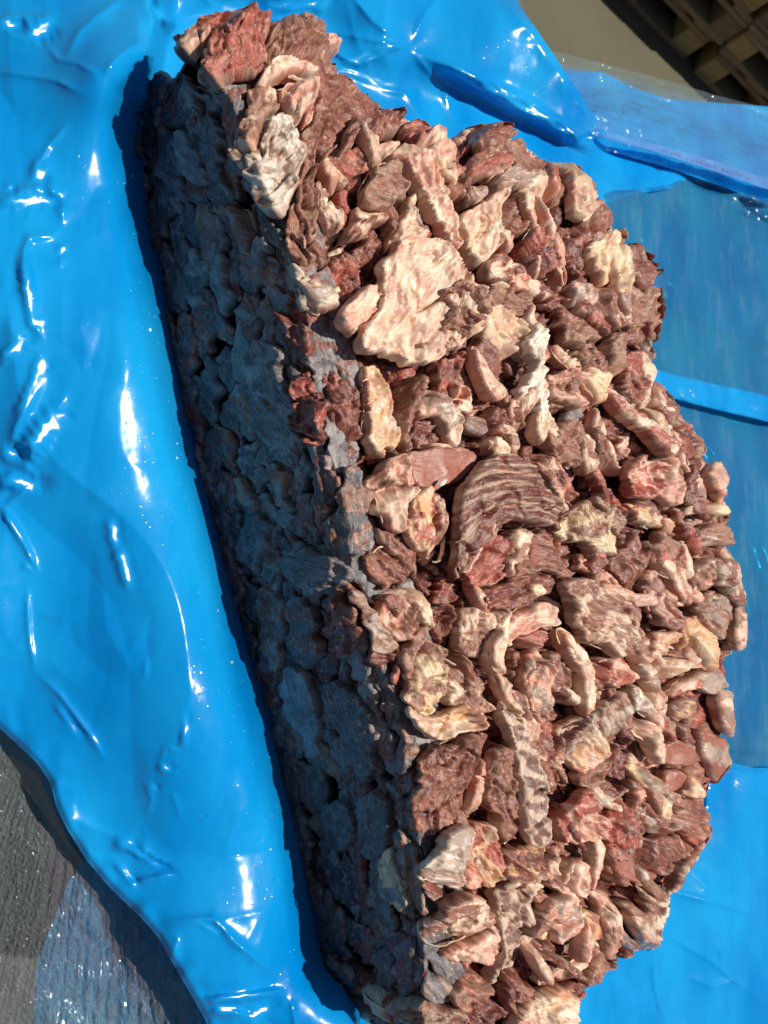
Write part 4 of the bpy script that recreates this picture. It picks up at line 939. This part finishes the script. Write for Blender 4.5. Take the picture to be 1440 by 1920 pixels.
# streaky clear wrap at the lower left
def zsw(px, py, d):
    u_ = (px-230)/(py-900)*900
    return .012-.00008*np.clip(400-px+(py-1700)*.35, 0, 600)+.0045*ss(40, 210, px)*rg(u_/13+.3*fb(px/60, py/200, 1), py/420, 2)+.0018*rg(u_/5, py/160, 1)+.012*fb(px/140, py/200, 2)
zsw0 = zsw
def zsw(px, py, d): return glint_plates(px, py, zsw0(px, py, d), zsw0, 'c', PL3)
sw_ = film_sheet('streaky_wrap', [(-20, 1330), (60, 1360), (200, 1560), (300, 1690), (420, 1860), (480, 2000), (440, 2150), (-100, 2150), (-100, 1350)], zsw, M_STK, 2.6, 0)
tag(sw_, 'clear stretch wrap with fine vertical wrinkles hanging at the lower left', 'stretch wrap')
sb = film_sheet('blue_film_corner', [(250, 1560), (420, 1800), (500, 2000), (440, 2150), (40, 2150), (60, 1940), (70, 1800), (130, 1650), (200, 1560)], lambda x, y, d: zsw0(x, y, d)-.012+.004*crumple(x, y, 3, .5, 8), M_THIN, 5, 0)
tag(sb, 'blue film behind the streaky clear wrap at the lower left corner', 'plastic film')
# ------------------------------------------------------------------ load under the film
LP = np.array([(-300, -300), (955, -260), (985, 60), (1050, 118), (1250, 168), (1440, 225), (1900, 350), (1900, 2250), (470, 2250), (410, 1960), (330, 1830), (200, 1680), (130, 1580), (70, 1450), (-20, 1390), (-300, 1230)], float)
T_ = U(LP[:, 0], LP[:, 1], -.045); B_ = T_.copy(); B_[:, 2] = -.93; n = len(LP)
me = bpy.data.meshes.new('wrapped_load'); me.from_pydata(np.vstack([T_, B_]).tolist(), [], [list(range(n))[::-1], list(range(n, 2*n))]+[[i, (i+1) % n, n+(i+1) % n, n+i] for i in range(n)]); me.update()
M_LOAD, T, N, L, P = mat('grey_carton'); tc = N.new('ShaderNodeTexCoord'); cr = N.new('ShaderNodeValToRGB'); L.new(noise(N, L, 9, 4, .6, tc.outputs['Object']), cr.inputs[0])
cr.color_ramp.elements[0].color = (.05, .07, .075, 1); cr.color_ramp.elements[1].color = (.13, .15, .15, 1); cr.color_ramp.elements[0].position = .35; cr.color_ramp.elements[1].position = .7
L.new(cr.outputs[0], P.inputs['Base Color']); P.inputs['Roughness'].default_value = .6
lo = link('wrapped_load', me, M_LOAD); tag(lo, 'grey load under the see-through film that carries the meat block', 'load')
# ------------------------------------------------------------------ ground
FZ = -1.1
def ground_mat(name, c1, c2, s1, bs):
    m, T, N, L, P = mat(name); tc = N.new('ShaderNodeTexCoord'); o = tc.outputs['Object']
    cr = N.new('ShaderNodeValToRGB'); f = mth(N, L, 'ADD', mth(N, L, 'MULTIPLY', noise(N, L, s1, 5, .65, o), .6), mth(N, L, 'MULTIPLY', noise(N, L, 90, 3, .6, o), .4)); L.new(f, cr.inputs[0])
    cr.color_ramp.elements[0].color = (*c1, 1); cr.color_ramp.elements[1].color = (*c2, 1); cr.color_ramp.elements[0].position = .36; cr.color_ramp.elements[1].position = .64
    L.new(cr.outputs[0], P.inputs['Base Color']); P.inputs['Roughness'].default_value = .85
    L.new(bump(N, L, noise(N, L, 160, 3, .6, o), bs, .006), P.inputs['Normal']); return m
gm = ground_mat('dusty_concrete', (.085, .078, .045), (.125, .115, .07), 1.6, .3)
fl = link('concrete_floor', mesh('concrete_floor', [(-12, -12, FZ), (14, -12, FZ), (14, 16, FZ), (-12, 16, FZ)], [[0, 1, 2, 3]], False), gm); tag(fl, kind='structure')
am = ground_mat('dark_asphalt', (.040, .044, .043), (.075, .081, .078), 6, .9)
P4 = [U(np.array(a), np.array(b), FZ+.004) for a, b in ((-900, 1150), (330, 1260), (560, 2700), (-900, 2700))]
P4 = np.array(P4)
fl = link('asphalt_strip', mesh('asphalt_strip', P4, [[3, 2, 1, 0]], False), am); tag(fl, kind='structure')
# ------------------------------------------------------------------ pallets stacked in the background
def wood_mat(name, c1, c2):
    m, T, N, L, P = mat(name); tc = N.new('ShaderNodeTexCoord'); mp_ = N.new('ShaderNodeMapping'); L.new(tc.outputs['Object'], mp_.inputs[0]); mp_.inputs['Scale'].default_value = (2.5, 22, 22)
    cr = N.new('ShaderNodeValToRGB'); L.new(noise(N, L, 3, 5, .65, mp_.outputs[0]), cr.inputs[0])
    cr.color_ramp.elements[0].color = (*c1, 1); cr.color_ramp.elements[1].color = (*c2, 1); cr.color_ramp.elements[0].position = .3; cr.color_ramp.elements[1].position = .7
    L.new(cr.outputs[0], P.inputs['Base Color']); P.inputs['Roughness'].default_value = .8; return m
WOOD = [wood_mat('weathered_board_wood', (.22, .145, .075), (.42, .29, .16)), wood_mat('dull_brown_wood', (.17, .11, .06), (.33, .23, .13)), wood_mat('yellow_block_wood', (.36, .23, .08), (.55, .38, .16))]
_bm = {}
def boxmesh(name, dx, dy, dz, m):
    k = (name, dx, dy, dz, m.name)
    if k not in _bm:
        b = .003; x, y, z = dx/2, dy/2, dz/2
        V = [(sx_*(x-(b if a != 0 else 0)), sy_*(y-(b if a != 1 else 0)), sz_*(z-(b if a != 2 else 0))) for a in range(3) for sx_ in (-1, 1) for sy_ in (-1, 1) for sz_ in (-1, 1)]
        import bmesh
        bm = bmesh.new(); vs = [bm.verts.new(v) for v in V]; bmesh.ops.convex_hull(bm, input=vs); me = bpy.data.meshes.new(name); bm.to_mesh(me); bm.free(); me.materials.append(m); _bm[k] = me
    return _bm[k]
def pallet(loc, rz, label, seed):
    rr = random.Random(seed); r = empty('wooden_pallet', loc); r.rotation_euler = (0, 0, rz); tag(r, label, 'pallet', 'pallets stacked on the floor behind')
    def part(n, dx, dy, dz, x, y, z, m):
        o = bpy.data.objects.new(n, boxmesh(n, dx, dy, dz, m)); C0.objects.link(o); o.parent = r; o.location = (x, y, z+dz/2)
    for y in (-.55, 0, .55): part('bottom_board', .8, .1, .022, 0, y, 0, WOOD[rr.randint(0, 1)])
    for x in (-.35, 0, .35):
        for y in (-.54, 0, .54): part('block', .10 if x else .145, .12, .078, x, y, .0225, WOOD[rr.choice((1, 2, 2))])
    for y in (-.54, 0, .54): part('cross_board', .8, .12, .022, 0, y, .101, WOOD[rr.randint(0, 1)])
    for x in (-.35, -.175, 0, .175, .35): part('deck_board', .12, 1.2, .022, x+rr.uniform(-.004, .004), 0, .1235, WOOD[rr.randint(0, 1)])
    return r
A_ = U(np.array(1160.), np.array(0.), FZ); B__ = U(np.array(1340.), np.array(180.), FZ)
dv = (B__-A_)[:2]; dv /= np.linalg.norm(dv); rz = math.atan2(dv[1], dv[0]); nv2 = np.array([-dv[1], dv[0]])
ORD = ['bottom', 'second', 'third', 'top']
base = B__[:2]
for si, (o_, nm) in enumerate(((-.62, 'left'), (.22, 'right'))):
    for k in range(4):
        c = base+dv*(o_+.03*math.sin(k*2.1+si))+nv2*(.6+.02*math.cos(k*1.7+si))
        pallet((c[0], c[1], FZ+.147*k), rz+.01*math.sin(k*3+si), f'weathered wooden pallet, {ORD[k]} in the {nm} stack behind the wrapped load', si*10+k)
# crumpled dark blue film caught in a pallet opening
c = base+dv*-.62+nv2*.0
def scrap():
    V = []; n = 15
    for i in range(n):
        for j in range(n):
            a = i/(n-1)*2*math.pi; b = j/(n-1)*math.pi; r_ = 1+.35*math.sin(3*a+2*b)+.2*math.cos(7*a-3*b)
            V.append((.11*r_*math.sin(b)*math.cos(a), .10*r_*math.sin(b)*math.sin(a), .034*r_*math.cos(b)))
    F = [[i*n+j, i*n+j+1, ((i+1) % n)*n+j+1, ((i+1) % n)*n+j] for i in range(n-1) for j in range(n-1)]
    return V, F
V, F = scrap(); M_DB = film_material('dark_blue_film', (.01, .07, .16), .2, .0, (1, 1, 1), .1)
pc = base+dv*(-.62-.17)+nv2*.06
ob = link('crumpled_film', mesh('crumpled_film', V, F), M_DB); ob.location = (pc[0], pc[1], FZ+.147+.055); ob.rotation_euler = (0, 0, rz)
tag(ob, 'crumpled dark blue film stuffed into an opening of the left pallet stack', 'plastic scrap')
# ------------------------------------------------------------------ white slivers lying on the meat
M_WH, *_r = mat('white_plastic'); _r[3].inputs['Base Color'].default_value = (.82, .80, .74, 1); _r[3].inputs['Roughness'].default_value = .4
for (p, q, wd, z, lb) in (((824, 911), (839, 899), 7, .017, 'small white plastic sliver lying on the smooth red meat piece'), ((769, 829), (773, 838), 3, .012, 'tiny white splinter standing in the gap above the red meat piece')):
    z0 = float(zmap(np.array([p[0]*1.]), np.array([p[1]*1.]))[0])+z
    a = U(np.array(p[0]*1.), np.array(p[1]*1.), z0); b = U(np.array(q[0]*1.), np.array(q[1]*1.), z0+.002); dd = b-a; l = np.linalg.norm(dd); dd /= l; s_ = np.cross(dd, [0, 0, 1]); s_ /= np.linalg.norm(s_); u_ = np.cross(s_, dd)
    V = []; F = []; wv = wd*PXM/2
    for i, t in enumerate(np.linspace(0, 1, 6)):
        w_ = wv*(.55+.45*math.sin(math.pi*min(1, t*1.1))); c = dd*l*t+u_*.0006*math.sin(t*5)
        V += [c-s_*w_, c+u_*.0009, c+s_*w_, c-u_*.0006]
        if i: k = (i-1)*4; F += [[k+j, k+(j+1) % 4, k+4+(j+1) % 4, k+4+j] for j in range(4)]
    F += [[3, 2, 1, 0], [20, 21, 22, 23]]
    ob = link('white_sliver', mesh('white_sliver', V, F, False), M_WH); ob.location = tuple(a); tag(ob, lb, 'sliver')

# frost crumbs that fell on the film beside the block
rr = np.random.RandomState(5); V = []; F = []
M_FR, *_r = mat('frost_crumb'); _r[3].inputs['Base Color'].default_value = (.75, .78, .8, 1); _r[3].inputs['Roughness'].default_value = .35
def crumb(x, y, r_):
    z = float(zfilm(np.array([x]), np.array([y]), np.array([99.]))[0]); p = U(np.array(x), np.array(y), z); k = len(V); c = rr.uniform(-1, 1, (6, 3)); c /= np.linalg.norm(c, axis=1)[:, None]
    b = np.array([(1, 0, 0), (-1, 0, 0), (0, 1, 0), (0, -1, 0), (0, 0, .7), (0, 0, -.3)])+c*.35
    for q in b: V.append(p+q*r_)
    for t in ((0, 2, 4), (2, 1, 4), (1, 3, 4), (3, 0, 4), (2, 0, 5), (1, 2, 5), (3, 1, 5), (0, 3, 5)): F.append((k+t[0], k+t[1], k+t[2], k+t[2]))
for i in range(130):
    y = rr.uniform(250, 1800); x = np.interp(y, _by, _bx)-abs(rr.normal(0, 1))*55-4
    if x > 5: crumb(x, y, rr.uniform(.0002, .00045)*(1+2.2*(rr.rand() < .08)))
o = link('frost_crumbs', mesh('frost_crumbs', V, F, False), M_FR); tag(o, 'tiny white frost crumbs scattered on the blue film along the dark side of the block', 'frost', kind='stuff')

# second layer of thin film folded against the block, and loose layers under the see-through film
def over(x, y, d): return zfilm0(x, y, d)+.0028+.0006*fb(x/40, y/70, 1)
yy = np.arange(200, 1830, 60.); wv_ = [60, 50, 48, 62, 44, 58, 70, 64, 46, 52, 66, 74, 60, 52, 48, 60, 66, 58, 44, 50, 62, 70, 58, 40, 36, 48, 30, 28]
ov = [(np.interp(y, _by, _bx)-34-.7*wv_[i//2 % 28], y+9*math.sin(i*2.)) for i, y in enumerate(yy)]+[(np.interp(y, _by, _bx)+6, y) for y in yy[::-1]]
for k, (pg, lb) in enumerate((([(1150, 400), (1300, 420), (1500, 470), (1600, 640), (1400, 640), (1230, 560)], 'loose layer of film under the see-through sheet just below the print strip'), ([(1280, 800), (1420, 830), (1600, 900), (1600, 1150), (1440, 1120), (1390, 980)], 'loose layer of film under the see-through sheet right of the widest part of the block'), ([(1340, 1180), (1600, 1120), (1600, 1330), (1340, 1400)], 'loose layer of film under the see-through sheet near the lower right'))):
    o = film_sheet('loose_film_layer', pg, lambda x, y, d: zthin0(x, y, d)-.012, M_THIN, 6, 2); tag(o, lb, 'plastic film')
